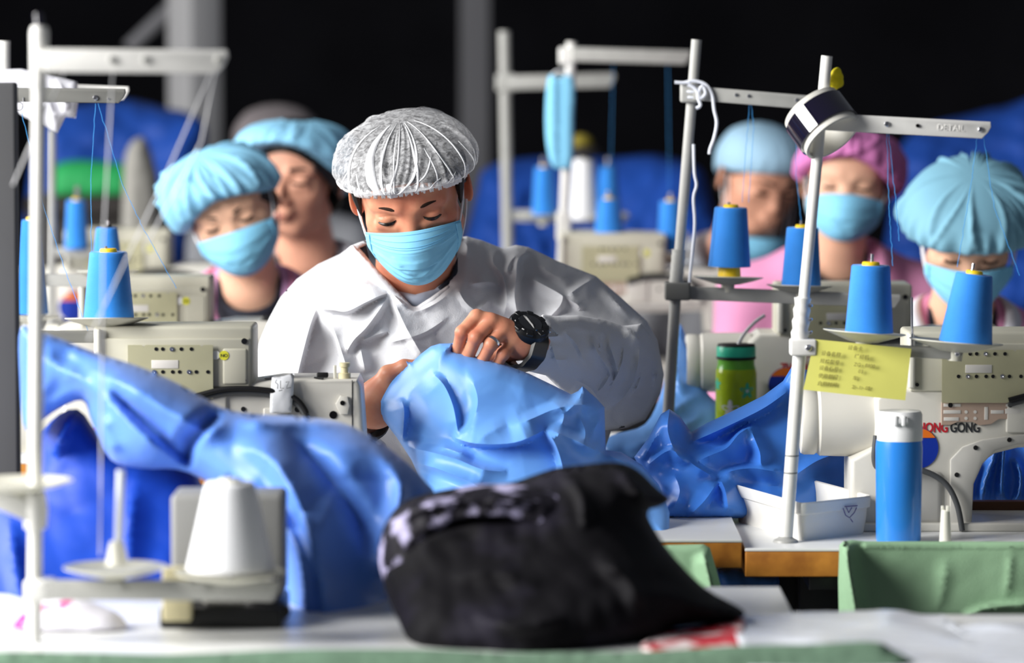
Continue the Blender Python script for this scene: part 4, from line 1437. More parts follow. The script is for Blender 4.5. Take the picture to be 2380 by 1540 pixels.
def flower(px, py, r, m, cyl_c, cyl_r, par, name='flower_print'):
    """five petal print wrapped on the bottle"""
    p = P(px, py, DG - cyl_r)
    dx = p.x - cyl_c.x
    a0 = math.asin(max(-1, min(1, dx / cyl_r)))
    V, Fc = [], []
    n = 40
    V.append((0, 0))
    for k in range(n):
        a = 2 * math.pi * k / n
        rr = r * (0.72 + 0.28 * math.cos(5 * (a - math.pi / 2)))
        V.append((rr * math.cos(a), rr * math.sin(a)))
    W = []
    for x, z in V:
        an = a0 + x / cyl_r
        W.append((cyl_c.x + math.sin(an) * cyl_r * 1.012, cyl_c.y - math.cos(an) * cyl_r * 1.012, p.z + z))
    for k in range(n):
        Fc.append((0, 1 + k, 1 + (k + 1) % n))
    MB().add(W, Fc).build(name, m, par)


cc = Vector((gb.x, DG, ZT))
flower(1737, 909, 0.0135, 'lid_teal', cc, gw, gt)
flower(1737, 909, 0.0035, 'sticker_white', cc, gw * 1.004, gt)
flower(1669, 895, 0.0105, 'lid_teal', cc, gw, gt)
flower(1697, 952, 0.016, 'sticker_white', cc, gw, gt)

# white plastic tray
ty = thing('plastic_tray', 'white plastic tray with scuffed corner in front of the right machine', 'tray', (P(1868, 1245, 5.58).x, 5.57, ZT2))
A = Vector((P(1706, 1210, DZ(1210, ZT2)).x, DZ(1210, ZT2), 0))
Bc = Vector((P(1862, 1258, DZ(1258, ZT2)).x, DZ(1258, ZT2), 0))
Cc = Vector((P(2018, 1240, DZ(1240, ZT2)).x, DZ(1240, ZT2), 0))
Dc = A + (Cc - Bc)
cen = (A + Cc) / 2
quad = [A, Bc, Cc, Dc]


def ringq(scale, z, grow=0.0):
    out = []
    for p in quad:
        v = p - cen
        q_ = cen + v * scale
        out.append(Vector((q_.x, q_.y, z)))
    # round the corners
    r = []
    for i in range(4):
        a, b, c = out[i - 1], out[i], out[(i + 1) % 4]
        for t in (0.0, 0.25, 0.5, 0.75, 1.0):
            p0 = b + (a - b).normalized() * 0.012
            p2 = b + (c - b).normalized() * 0.012
            r.append(p0 * (1 - t) ** 2 + b * 2 * t * (1 - t) + p2 * t * t)
    return r


rings = [ringq(0.96, ZT2), ringq(1.0, ZT2 + 0.022), ringq(1.012, ZT2 + 0.036), ringq(1.055, ZT2 + 0.038), ringq(1.068, ZT2 + 0.052), ringq(1.055, ZT2 + 0.054),
         ringq(1.0, ZT2 + 0.053), ringq(0.975, ZT2 + 0.022), ringq(0.94, ZT2 + 0.004)]
tm = MB()
V = [p for r in rings for p in r]
n = len(rings[0])
Fc = []
for i in range(len(rings) - 1):
    for k in range(n):
        Fc.append((i * n + k, i * n + (k + 1) % n, (i + 1) * n + (k + 1) % n, (i + 1) * n + k))
Fc.append(tuple(range(n - 1, -1, -1)))
Fc.append(tuple(range((len(rings) - 1) * n, len(rings) * n)))
tm.add(V, Fc).build('tray_shell', 'tray_white', ty)
for pts in ([(1962, 1180), (1968, 1196), (1978, 1202), (1990, 1190), (1996, 1178)], [(1970, 1178), (1976, 1190), (1984, 1178)], [(1980, 1204), (1986, 1212)], [(1966, 1176), (1998, 1174)]):
    q_ = []
    for x, y in pts:
        # lay the pen strokes on the front right face of the tray
        e0, e1 = Bc + (Bc - cen) * 0.058, Cc + (Cc - cen) * 0.058
        f_ = (P(x, y, 5.5).x - e0.x) / (e1.x - e0.x)
        pp = e0.lerp(e1, f_)
        q_.append(Vector((pp.x, pp.y - 0.0035, P(x, y, pp.y).z)))
    MB().tube(q_, 0.0007, 5).build('pen_scribble', 'doodle_violet', ty)

# white spool post on the table edge
sp = P(2197, 1262, 5.44)
po = thing('bobbin_winder_post', 'short white plastic post standing by the green cloth trough', 'post', (sp.x, 5.44, ZT2))
MB().lathe([(0.003, 0), (0.0085, 0), (0.0075, 0.02), (0.0062, 0.046), (0.0058, 0.048), (0.003, 0.048)], Matrix.Translation((sp.x, 5.44, ZT2)), 24).build('post', 'plastic_cream', po)
MB().box((sp.x + 0.003, 5.436, ZT2 + 0.050), (0.005, 0.006, 0.008), 0.001).box((sp.x - 0.004, 5.44, ZT2 + 0.050), (0.004, 0.006, 0.007), 0.001).build('prong', 'plastic_cream', po)

# ================================================================== people
def head_matrix(px, py, d, pitch, yaw, roll, k=1.0):
    """head placed so that the point between the eyes is seen at (px, py); angles in degrees"""
    R = (Matrix.Rotation(math.radians(yaw), 3, 'Z') @ Matrix.Rotation(math.radians(roll), 3, 'Y') @ Matrix.Rotation(math.radians(pitch), 3, 'X'))
    eye = R @ Vector((0, -0.086 * k, 0))
    e = P(px, py, d + eye.y)
    o = e - eye
    return Matrix.Translation(o) @ R.to_4x4() @ Matrix.Scale(k, 4)


def head_sdf(F, M, k=1.0, fine=False, nose=1.0):
    def s(t):
        return tuple(v * k for v in t)
    F.ell((0, 0.012, 0.022), s((0.0785, 0.093, 0.072)), M=M, k=0.02)
    F.ell((0, -0.032, -0.032), s((0.063, 0.059, 0.072)), M=M, k=0.03)
    F.ell((0, -0.060, -0.089), s((0.027, 0.022, 0.017)), M=M, k=0.022)
    for sx in (-1, 1):
        F.cone((sx * 0.053, 0.0, -0.062), (sx * 0.021, -0.060, -0.093), 0.018 * k, 0.014 * k, M=M, k=0.02)
        F.ell((sx * 0.044, -0.050, -0.024), s((0.021, 0.020, 0.018)), M=M, k=0.018)
    F.ell((0, -0.046, 0.040), s((0.060, 0.042, 0.036)), M=M, k=0.025)
    for sx in (-1, 1):
        F.cone((sx * 0.014, -0.083, 0.014), (sx * 0.047, -0.068, 0.016), 0.010 * k, 0.009 * k, M=M, k=0.014)
        F.ell((sx * 0.034, -0.101, -0.004), s((0.019, 0.018, 0.012)), M=M, k=0.012, op='sub')
        F.ell((sx * 0.034, -0.0745, -0.003), s((0.0150, 0.0125, 0.0112)), M=M, k=0.005)
        F.cone((sx * 0.021, -0.082, -0.0155), (sx * 0.047, -0.074, -0.0135), 0.005 * k, 0.005 * k, M=M, k=0.008)
        if fine:
            # fold of the upper lid
            F.cone((sx * 0.022, -0.0875, 0.004), (sx * 0.046, -0.0815, 0.003), 0.0010, 0.0010, M=M, k=0.0025, op='sub')
    ny = -0.108 if nose > 0.9 else -0.096
    F.cone((0, -0.082, 0.004), (0, ny, -0.036), 0.0075 * k, 0.0105 * k, M=M, k=0.012)
    for sx in (-1, 1):
        F.ell((sx * 0.0125, ny + 0.012, -0.040), s((0.008, 0.010, 0.008)), M=M, k=0.007)
        F.ell((sx * 0.0065, ny + 0.001, -0.047), s((0.003, 0.004, 0.004)), M=M, k=0.003, op='sub')
    F.ell((0, -0.087, -0.060), s((0.026, 0.012, 0.012)), M=M, k=0.012)
    F.ell((0, -0.0955, -0.0635), s((0.021, 0.006, 0.0045)), M=M, k=0.005)
    F.ell((0, -0.0935, -0.073), s((0.018, 0.007, 0.006)), M=M, k=0.005)
    F.cone((-0.018, -0.099, -0.068), (0.018, -0.099, -0.068), 0.0014 * k, 0.0014 * k, M=M, k=0.003, op='sub')
    for sx in (-1, 1):
        E = Matrix.Rotation(sx * 0.45, 3, 'Z') @ Matrix.Rotation(0.18, 3, 'X')
        F.ell((sx * 0.084, 0.016, -0.010), s((0.0055, 0.0185, 0.030)), R=E, M=M, k=0.007)
        F.ell((sx * 0.0905, 0.012, -0.004), s((0.0045, 0.011, 0.018)), R=E, M=M, k=0.004, op='sub')


def smoothstep(a, b, x):
    t = np.clip((x - a) / (b - a), 0, 1)
    return t * t * (3 - 2 * t)


def cap_mesh(name, M, puff=1.28, crown=0.138, front=0.052, side=0.022, nape=-0.045, pleat=0.0025, folds=0.006, seed=0, n=192, m=72, sag=(0, 0), knot=None, wide=0.0, bands=(), pole=0.0):
    """bouffant cap in head space: gathered rim, puffed sides, soft radial folds"""
    r = np.random.default_rng(seed)
    th = np.linspace(0, 2 * math.pi, n, endpoint=False)
    tt = np.linspace(0, 1, m)
    key = np.array([(0, 1.0, 0.0), (0.05, 1.05, 0.015), (0.12, 0.52 + puff * 0.5, 0.03), (0.24, puff, 0.15), (0.42, puff * 1.0, 0.42), (0.60, puff * 0.86, 0.70), (0.76, puff * 0.62, 0.88), (0.9, puff * 0.30, 0.98), (1, 0.0, 1.0)])
    kk = catmull(key, False, 12)
    fr = np.interp(tt, kk[:, 0], kk[:, 1])
    fz = np.interp(tt, kk[:, 0], kk[:, 2])
    TH, T = np.meshgrid(th, tt, indexing='ij')
    c, s = np.cos(TH), np.sin(TH)           # th = 0 is the front (-y)
    zr = side + (front - side) * np.clip(c, 0, 1) ** 1.5 + (nape - side) * np.clip(-c, 0, 1) ** 1.2
    FR, FZ = fr[None, :] + 0 * TH, fz[None, :] + 0 * TH
    rx, ry = 0.081 + wide, 0.094
    x = rx * s * FR
    y = 0.008 - ry * c * FR
    y = y + pole * smoothstep(0.15, 1.0, T)
    z = zr + FZ * (crown - zr)
    out = np.zeros_like(x)
    env = smoothstep(0.10, 0.3, T) * (1 - smoothstep(0.72, 0.98, T))
    for i in range(26):
        a = r.uniform(0, 2 * math.pi)
        w = r.uniform(0.03, 0.11)
        sh = r.normal() * 0.5
        da = np.angle(np.exp(1j * (TH - a - sh * (T - 0.3))))
        out += r.uniform(0.3, 1.0) * folds * r.choice([1, 1, -0.8]) * np.clip(1 - np.abs(da) / w, 0, 1) ** 1.4 * env
    rim = np.exp(-(T / 0.16) ** 2)
    out += pleat * np.sin(TH * 54 + 3 * np.sin(TH * 5)) * rim
    out += folds * 0.35 * np.sin(TH * 23 + 2.5 * np.sin(TH * 3 + seed)) * smoothstep(0.06, 0.16, T) * (1 - smoothstep(0.3, 0.6, T))
    if knot is not None:
        # folds that run together at a knot on the rim
        kth = knot
        for (a0, t0) in bands:
            # line from the knot (kth, 0.03) to (a0, t0)
            px_, py_ = np.angle(np.exp(1j * (TH - kth))), T - 0.03
            ax_, ay_ = a0 - kth, t0 - 0.03
            l2 = ax_ * ax_ + ay_ * ay_
            q = np.clip((px_ * ax_ + py_ * ay_) / l2, 0, 1)
            dd = np.hypot(px_ - q * ax_, py_ - q * ay_)
            out += 0.0032 * np.clip(1 - dd / (0.028 + 0.05 * q), 0, 1) ** 0.9
        dk = np.hypot(np.angle(np.exp(1j * (TH - kth))) * 0.8, T - 0.02)
        out += 0.009 * np.exp(-(dk / 0.05) ** 2)
    x = x + s * out
    y = y - c * out
    z = z + 0.4 * out
    x += sag[0] * T * (1 - 0.4 * T)
    z += sag[1] * np.exp(-((T - 0.2) / 0.2) ** 2) * np.clip(s * np.sign(sag[0] if sag[0] else 1), 0, 1)
    V = np.stack([x, y, z], -1).reshape(-1, 3)
    A = np.array(M)
    V = V @ A[:3, :3].T + A[:3, 3]
    i, j = np.meshgrid(np.arange(n), np.arange(m - 1), indexing='ij')
    i2 = (i + 1) % n
    Q = np.stack([i * m + j, i * m + j + 1, i2 * m + j + 1, i2 * m + j], -1).reshape(-1, 4)
    me = mesh_np(name, V, [Q], angle=180)
    return me, (x, y, z)


def mask_surface(u, v, drop=0.0, wide=1.0):
    """point of a three fold mask in head space; u -1..1 across, v 0..1 down"""
    au = np.abs(u)
    top = -0.017 - 0.014 * au ** 2 - drop
    bot = -0.114 + 0.036 * au ** 2.2 - drop * 0.6
    z = top + (bot - top) * v
    ym = np.interp(v, [0, 0.12, 0.3, 0.45, 0.65, 0.85, 1.0], [-0.1015, -0.1125, -0.121, -0.121, -0.115, -0.105, -0.088])
    ys = np.interp(v, [0, 0.5, 1.0], [-0.056, -0.052, -0.044])
    sh = np.cos(np.clip(au, 0, 1) * math.pi / 2) ** 0.85
    y = ys + (ym - ys) * sh
    x = u * (0.0725 - 0.010 * np.clip(v - 0.45, 0, 1) ** 1.2 * 1.6) * wide
    return x, y, z


def grid_obj(name, m, X, Y, Z, M, parent, th=0.0012):
    a, b = X.shape
    V = np.stack([X, Y, Z], -1).reshape(-1, 3)
    A = np.array(M)
    V = V @ A[:3, :3].T + A[:3, 3]
    i, j = np.meshgrid(np.arange(a - 1), np.arange(b - 1), indexing='ij')
    Q = np.stack([i * b + j, i * b + j + 1, (i + 1) * b + j + 1, (i + 1) * b + j], -1).reshape(-1, 4)
    me = mesh_np(name, V, [Q], angle=180)
    o = link(name, me, m, parent)
    if th:
        md = o.modifiers.new('thickness', 'SOLIDIFY')
        md.thickness = th
        md.offset = 0
    return o


def mask_obj(parent, M, m='mask_blue', drop=0.0, detail=True, seed=0, wide=1.0):
    nu, nv = (97, 80) if detail else (41, 34)
    U, Vv = np.meshgrid(np.linspace(-1, 1, nu), np.linspace(0, 1, nv), indexing='ij')
    X, Y, Z = mask_surface(U, Vv, drop, wide)
    pts = np.stack([X.ravel() * 1000, Z.ravel() * 1000], -1)
    cr = crumple(pts, 40 + seed, 46, 7).reshape(X.shape)
    env = np.clip((1 - np.abs(U)) * 5, 0, 1) * np.clip((Vv - 0.28) * 5, 0, 1)
    fold = np.zeros_like(X)
    for v0, am in ((0.27, 0.0016), (0.56, 0.0028), (0.74, 0.0022), (0.88, 0.0016)):
        q = Vv - (v0 + 0.03 * (U ** 2))
        fold += am * np.where(q < 0, np.clip(1 + q / 0.16, 0, 1), np.clip(1 - q / 0.018, 0, 1))
    # slanting wrinkles on both cheeks
    for (u0, v0, u1, v1, am) in ((-0.8, 0.42, -0.1, 0.66, 0.003), (0.85, 0.45, 0.1, 0.72, 0.003), (-0.7, 0.62, 0.05, 0.82, 0.0025), (0.7, 0.66, 0.15, 0.86, 0.0025), (-0.45, 0.35, -0.3, 0.52, 0.0016)):
        du, dv = u1 - u0, (v1 - v0) * 1.5
        q = np.clip(((U - u0) * du + (Vv - v0) * 1.5 * dv) / (du * du + dv * dv), 0, 1)
        dd = np.hypot(U - u0 - q * du, (Vv - v0) * 1.5 - q * dv)
        fold += am * np.clip(1 - dd / 0.10, 0, 1) ** 1.3 * np.clip(np.minimum(q, 1 - q) * 6 + 0.2, 0, 1)
    Y = Y - fold - cr * 0.0009 * env
    mk = grid_obj('face_mask', m, X, Y, Z, M, parent)
    # welded side strips
    for sx in (-1, 1):
        u = np.linspace(0.90, 0.985, 6) * sx
        v = np.linspace(0.50 if detail else 0.2, 0.97, 14) if False else np.linspace(0.04, 0.96, 18)
        U2, V2 = np.meshgrid(u, v, indexing='ij')
        x, y, z = mask_surface(U2, V2, drop, wide)
        grid_obj('side_strip', 'mask_stitch' if False else m, x * 1.01, y - 0.0022, z, M, mk, 0.0012)
    if detail:
        # stitched nose band
        for v0 in (0.035, 0.115, 0.195, 0.225):
            mb = MB()
            for uu in np.linspace(-0.9, 0.9, 74):
                if v0 > 0.05 and v0 < 0.15 and abs(uu) > 0.85:
                    continue
                x, y, z = mask_surface(np.array([uu]), np.array([v0]), drop, wide)
                fo = 0.0016 * max(0, 1 - abs(v0 - 0.27) / 0.16) + 0.0012
                p = M @ Vector((float(x[0]), float(y[0]) - fo, float(z[0])))
                mb.box(p, (0.0009, 0.0006, 0.0007))
            o = mb.build('stitch_line', 'mask_stitch', mk)
            o['kind'] = 'stuff'
    for sx in (-1, 1):
        x0, y0, z0_ = [float(q) for q in mask_surface(np.array(0.99 * sx), np.array(0.04), drop, wide)]
        x1, y1, z1_ = [float(q) for q in mask_surface(np.array(0.97 * sx), np.array(0.93), drop, wide)]
        for (a, e) in (((x0, y0, z0_), (sx * 0.0805, 0.000, 0.016)), ((x1, y1, z1_), (sx * 0.0805, 0.006, -0.030))):
            pts = []
            for t in np.linspace(0, 1, 10):
                p = Vector(a).lerp(Vector(e), t)
                p.x += sx * 0.003 * math.sin(t * math.pi)
                pts.append(M @ p)
            MB().tube(pts, 0.0015, 8).build('ear_loop', 'loop_white', mk)
    return mk


# ---------------------------------------------------------------- the man in the white gown
man = thing('person', 'man in white gown, sheer white cap and blue mask sewing a blue gown', 'person', (P(980, 1200, 6.15).x, 6.2, 0), group='factory workers')
HM = head_matrix(951, 503, 6.0, 25, -3, -7.5, 1.0)
lo = P(560, 1240, 6.0)
fx = (P(770, 0, 5.9).x, P(1260, 0, 5.9).x)
F = Field(axis(-0.42, 0.26, 0.007, (fx[0], fx[1], 0.0016)), axis(5.54, 6.30, 0.007, (5.56, 6.06, 0.0016)), axis(0.62, 1.34, 0.007, (0.86, 1.30, 0.0016)))
head_sdf(F, HM, 1.0, True, 0.5)
nb = P(968, 735, 6.12)
F.cone(HM @ Vector((0, 0.025, -0.05)), nb, 0.056, 0.066, k=0.035)
# trunk and shoulders
F.ell(nb + Vector((0.0, 0.06, -0.16)), (0.165, 0.09, 0.20), k=0.05)
shR, shL = P(740, 770, 6.20), P(1240, 735, 6.20)
F.cone(nb + Vector((0, 0.06, -0.06)), shR, 0.05, 0.040, k=0.04)
F.cone(nb + Vector((0, 0.06, -0.06)), shL, 0.05, 0.040, k=0.04)
# his left arm (right in the picture) and hand
elL = P(1440, 880, 6.04)
wrL = P(1232, 793, 5.69)
F.cone(shL, elL, 0.036, 0.030, k=0.03)
F.cone(elL, wrL + Vector((0.03, 0.065, -0.012)), 0.028, 0.018, k=0.02)
F.cone(wrL + Vector((0.03, 0.065, -0.012)), wrL, 0.018, 0.024, k=0.01)
HD = 5.645
palm = P(1180, 790, HD + 0.012)
F.cone(wrL, P(1205, 792, HD + 0.02), 0.026, 0.024, k=0.015)
kn = [P(1108, 736, HD - 0.004), P(1142, 747, HD - 0.006), P(1170, 766, HD - 0.004), P(1192, 790, HD + 0.004)]
for i, kx in enumerate(kn):
    F.cone(P(1216, 785 + i * 6, HD + 0.014), kx, 0.0175, 0.0108, k=0.010)
fing = [[(1108, 736, -0.004), (1074, 772, -0.012), (1064, 812, 0.0), (1070, 850, 0.012)],
        [(1142, 747, -0.006), (1106, 784, -0.018), (1088, 828, -0.004), (1094, 866, 0.010)],
        [(1170, 766, -0.004), (1141, 800, -0.018), (1122, 836, -0.006), (1126, 872, 0.008)],
        [(1192, 790, 0.004), (1170, 822, -0.010), (1154, 850, 0.0), (1156, 878, 0.010)]]
fr_ = [(0.0106, 0.0092, 0.0084, 0.0074), (0.0110, 0.0096, 0.0088, 0.0076), (0.0106, 0.0094, 0.0086, 0.0074), (0.0098, 0.0084, 0.0076, 0.0066)]
for pts, rr in zip(fing, fr_):
    for a, b, ra, rb in zip(pts[:-1], pts[1:], rr[:-1], rr[1:]):
        F.cone(P(a[0], a[1], HD + a[2]), P(b[0], b[1], HD + b[2]), ra, rb, k=0.0028)
    F.ell(P(pts[1][0], pts[1][1], HD + pts[1][2] - 0.001), (rr[1] * 1.06,) * 3, k=0.003)
# thumb, under the hand
F.cone(P(1195, 815, HD + 0.035), P(1140, 832, HD + 0.04), 0.014, 0.011, k=0.008)
F.cone(P(1140, 832, HD + 0.04), P(1100, 850, HD + 0.032), 0.011, 0.008, k=0.004)
# his right arm (left in the picture) and hand
elR = P(720, 1010, 6.10)
wrR = P(848, 958, 5.76)
F.cone(shR, elR, 0.036, 0.030, k=0.03)
F.cone(elR, wrR, 0.030, 0.026, k=0.02)
RD = 5.715
F.cone(wrR, P(878, 930, RD), 0.029, 0.030, k=0.012)
F.cone(P(872, 945, RD), P(905, 908, RD), 0.032, 0.024, k=0.012)
F.cone(P(868, 935, RD - 0.006), P(902, 873, RD - 0.012), 0.022, 0.0135, k=0.012)
F.ell(P(903, 871, RD - 0.013), (0.0135,) * 3, k=0.005)
F.cone(P(903, 871, RD - 0.013), P(940, 852, RD - 0.018), 0.0128, 0.0105, k=0.005)
F.cone(P(940, 852, RD - 0.018), P(965, 848, RD - 0.02), 0.0105, 0.008, k=0.004)
for q0, q1, q2 in (((915, 905), (950, 880), (975, 868)), ((920, 918), (958, 900), (985, 892)), ((920, 932), (958, 922), (985, 918))):
    F.cone(P(*q0, RD + 0.008), P(*q1, RD + 0.002), 0.011, 0.0095, k=0.004)
    F.cone(P(*q1, RD + 0.002), P(*q2, RD + 0.012), 0.0095, 0.008, k=0.003)
link('body', F.mesh('body'), 'skin', man)

TR = Field(axis(nb.x - 0.3, nb.x + 0.3, 0.009), axis(5.66, 6.42, 0.009), axis(0.0, 0.8, 0.009))
TR.ell((nb.x, 6.25, 0.56), (0.17, 0.13, 0.16), k=0.05)
for sx in (-1, 1):
    TR.cone((nb.x + sx * 0.09, 6.22, 0.53), (nb.x + sx * 0.13, 5.82, 0.55), 0.085, 0.065, k=0.04)
    TR.cone((nb.x + sx * 0.13, 5.82, 0.55), (nb.x + sx * 0.13, 5.86, 0.09), 0.065, 0.05, k=0.03)
    TR.ell((nb.x + sx * 0.13, 5.82, 0.045), (0.045, 0.11, 0.05), k=0.03)
link('trousers', TR.mesh('trousers'), 'shirt_navy', man)

# eyebrows, eyes, lashes
for sx in (-1, 1):
    pts = []
    rr = []
    for t in np.linspace(0, 1, 12):
        x = sx * (0.0155 + 0.041 * t)
        z = 0.0150 + 0.0045 * math.sin(t * 2.6) - 0.003 * t * t
        y = -0.0915 + 0.0225 * t ** 1.7
        pts.append(HM @ Vector((x, y, z)))
        rr.append(0.0006 + 0.0030 * max(0.0, 1 - t) ** 0.55 * min(1, t * 5 + 0.35))
    mb = MB().tube(pts, rr, 8)
    mb.build('eyebrow', 'brow_brown', man)
    # downcast eye: dark slit under the lid
    pts, rr = [], []
    for t in np.linspace(0, 1, 12):
        x = sx * (0.0205 + 0.027 * t)
        z = -0.0065 - 0.0022 * math.sin(t * math.pi) + 0.001 * t
        y = -0.0868 + 0.0075 * (abs(t - 0.4) ** 1.7) * 1.6 + 0.0006
        pts.append(HM @ Vector((x, y, z)))
        rr.append(0.0004 + 0.0027 * math.sin(max(0.02, t) * math.pi) ** 0.7)
    MB().tube(pts, rr, 8).build('eye', 'eye_dark', man)
    pts = [HM @ Vector((sx * (0.0205 + 0.025 * t), -0.0866 + 0.0075 * (abs(t - 0.4) ** 1.7) * 1.6 - 0.0008, -0.0042 - 0.002 * math.sin(t * math.pi))) for t in np.linspace(0, 1, 10)]
    MB().tube(pts, 0.0008, 6).build('eyelashes', 'hair_black', man)
# hair under the cap and sideburns
hme, _ = cap_mesh('hair', HM, puff=1.08, crown=0.0965, pole=0.03, front=0.056, side=0.0, nape=-0.075, pleat=0, folds=0.0015, seed=3, n=96, m=40)
link('hair', hme, 'hair_black', man)
for sx in (-1, 1):
    pts = [HM @ Vector((sx * (0.0785 - 0.004 * t), -0.030 - 0.004 * t, 0.03 - 0.045 * t)) for t in np.linspace(0, 1, 6)]
    MB().tube(pts, [0.007, 0.007, 0.0065, 0.005, 0.0035, 0.001], 8).build('sideburn', 'hair_black', man)
# sheer cap
KN = -0.20
bnd = [(-0.62, 0.75), (-0.32, 0.85), (-0.05, 0.85), (0.15, 0.9), (0.42, 0.72), (0.75, 0.30), (1.0, 0.14), (-0.85, 0.30), (-1.15, 0.16)]
cme, (cx, cy, cz) = cap_mesh('cap', HM, puff=1.29, crown=0.0985, pole=0.034, front=0.046, side=0.024, nape=-0.05, pleat=0.0016, folds=0.0042, seed=21, n=360, m=110, knot=KN, bands=bnd, wide=0.002)
cap = link('cap', cme, 'cap_sheer', man)
# doubled folds of the fabric: opaque bands lying on the cap
nT, mT = cx.shape


def cap_pt(th, t, lift=0.0):
    i = (th % (2 * math.pi)) / (2 * math.pi) * nT
    j = min(max(t, 0), 1) * (mT - 1)
    i0, j0 = int(i) % nT, min(int(j), mT - 2)
    fi, fj = i - int(i), j - j0
    i1 = (i0 + 1) % nT

    def g(a):
        return (a[i0, j0] * (1 - fi) + a[i1, j0] * fi) * (1 - fj) + (a[i0, j0 + 1] * (1 - fi) + a[i1, j0 + 1] * fi) * fj
    p = Vector((g(cx), g(cy), g(cz)))
    c_ = Vector((0, 0.01, 0.03))
    return HM @ (p + (p - c_).normalized() * lift)


def cap_band(path, w, name='doubled_fold', m='cap_fold', lift=0.0010):
    pts = catmull(path, False, 8)
    V, Fc = [], []
    for k, (a, t) in enumerate(pts):
        q = pts[min(k + 1, len(pts) - 1)] - pts[max(k - 1, 0)]
        n_ = np.array([-q[1], q[0]])
        n_ /= np.hypot(*n_) + 1e-9
        ww = w * (0.25 + 0.75 * min(1, k / len(pts) * 2.2)) * min(1, (len(pts) - k) / 4)
        for s_ in (-1, -0.33, 0.33, 1):
            V.append(cap_pt(a + n_[0] * ww * s_, t + n_[1] * ww * s_ * 0.8, lift * (1.0 if abs(s_) < 0.5 else 0.55)))
    for k in range(len(pts) - 1):
        for s_ in range(3):
            Fc.append((k * 4 + s_, k * 4 + s_ + 1, k * 4 + s_ + 5, k * 4 + s_ + 4))
    o = MB().add(V, Fc).build(name, m, cap, angle=180)
    md = o.modifiers.new('thickness', 'SOLIDIFY')
    md.thickness = 0.0002
    return o


cap_band([(KN, 0.03), (-0.36, 0.3), (-0.52, 0.6), (-0.75, 0.93)], 0.075)
cap_band([(KN, 0.03), (-0.27, 0.3), (-0.30, 0.6), (-0.34, 0.96)], 0.023)
cap_band([(KN, 0.03), (-0.55, 0.13), (-0.95, 0.22), (-1.3, 0.27)], 0.075)
cap_band([(KN, 0.03), (0.1, 0.08), (0.35, 0.13), (0.62, 0.2)], 0.07)
cap_band([(KN, 0.03), (-0.03, 0.25), (0.2, 0.5), (0.42, 0.95)], 0.019)
cap_band([(0.16, 0.14), (0.22, 0.4), (0.25, 0.7), (0.3, 0.92)], 0.023)
cap_band([(KN, 0.03), (-0.18, 0.3), (-0.05, 0.6), (0.0, 0.96)], 0.017)
cap_band([(0.75, 0.15), (0.7, 0.4), (0.62, 0.7), (0.7, 0.95)], 0.017)
cap_band([(0.95, 0.12), (0.98, 0.4), (1.0, 0.7), (1.1, 0.93)], 0.017)
cap_band([(-0.75, 0.1), (-0.8, 0.3), (-0.95, 0.6), (-1.2, 0.9)], 0.023)
for (p_, w_) in (([(-0.12, 0.1), (-0.1, 0.5), (-0.12, 0.9)], 0.012), ([(0.45, 0.12), (0.5, 0.4), (0.46, 0.7)], 0.012), ([(0.3, 0.1), (0.42, 0.28), (0.55, 0.35)], 0.012), ([(0.6, 0.1), (0.66, 0.25), (0.8, 0.36)], 0.012),
                 ([(-0.6, 0.14), (-0.66, 0.36), (-0.7, 0.5)], 0.012), ([(-0.95, 0.1), (-1.0, 0.3), (-0.9, 0.5)], 0.012), ([(1.15, 0.1), (1.2, 0.35), (1.15, 0.6)], 0.012), ([(0.05, 0.3), (0.3, 0.42), (0.5, 0.6)], 0.012)):
    cap_band(p_, w_, lift=0.0005)
# gathered elastic rim
V, Fc = [], []
ne = 720
for k in range(ne):
    a = 2 * math.pi * k / ne
    w = 0.0006 * math.sin(k * 2 * math.pi / 6.0)
    b = cap_pt(a, 0.004, 0.0)
    for (u_, l_) in ((-0.0105, 0.0050 + w * 1.6), (-0.006, 0.0062 + w * 1.4), (0.000, 0.0058 + w), (0.005, 0.0030 + w * 0.6)):
        V.append(cap_pt(a, 0.004, l_) + (HM.to_3x3() @ Vector((0, 0, 1))) * u_)
for k in range(ne):
    for s_ in range(3):
        k2 = (k + 1) % ne
        Fc.append((k * 4 + s_, k2 * 4 + s_, k2 * 4 + s_ + 1, k * 4 + s_ + 1))
el = MB().add(V, Fc).build('elastic_rim', 'cap_band', cap, angle=180)
md = el.modifiers.new('thickness', 'SOLIDIFY')
md.thickness = 0.0006
kp = cap_pt(KN, 0.01, 0.004)
dn = HM.to_3x3() @ Vector((0, 0, -1))
MB().tube([kp - dn * 0.012, kp - dn * 0.004, kp + dn * 0.003, kp + dn * 0.010], [0.004, 0.0052, 0.0036, 0.0012], 12).build('knot', 'cap_band', cap)
mask_obj(man, HM, detail=True, seed=1, wide=0.985)

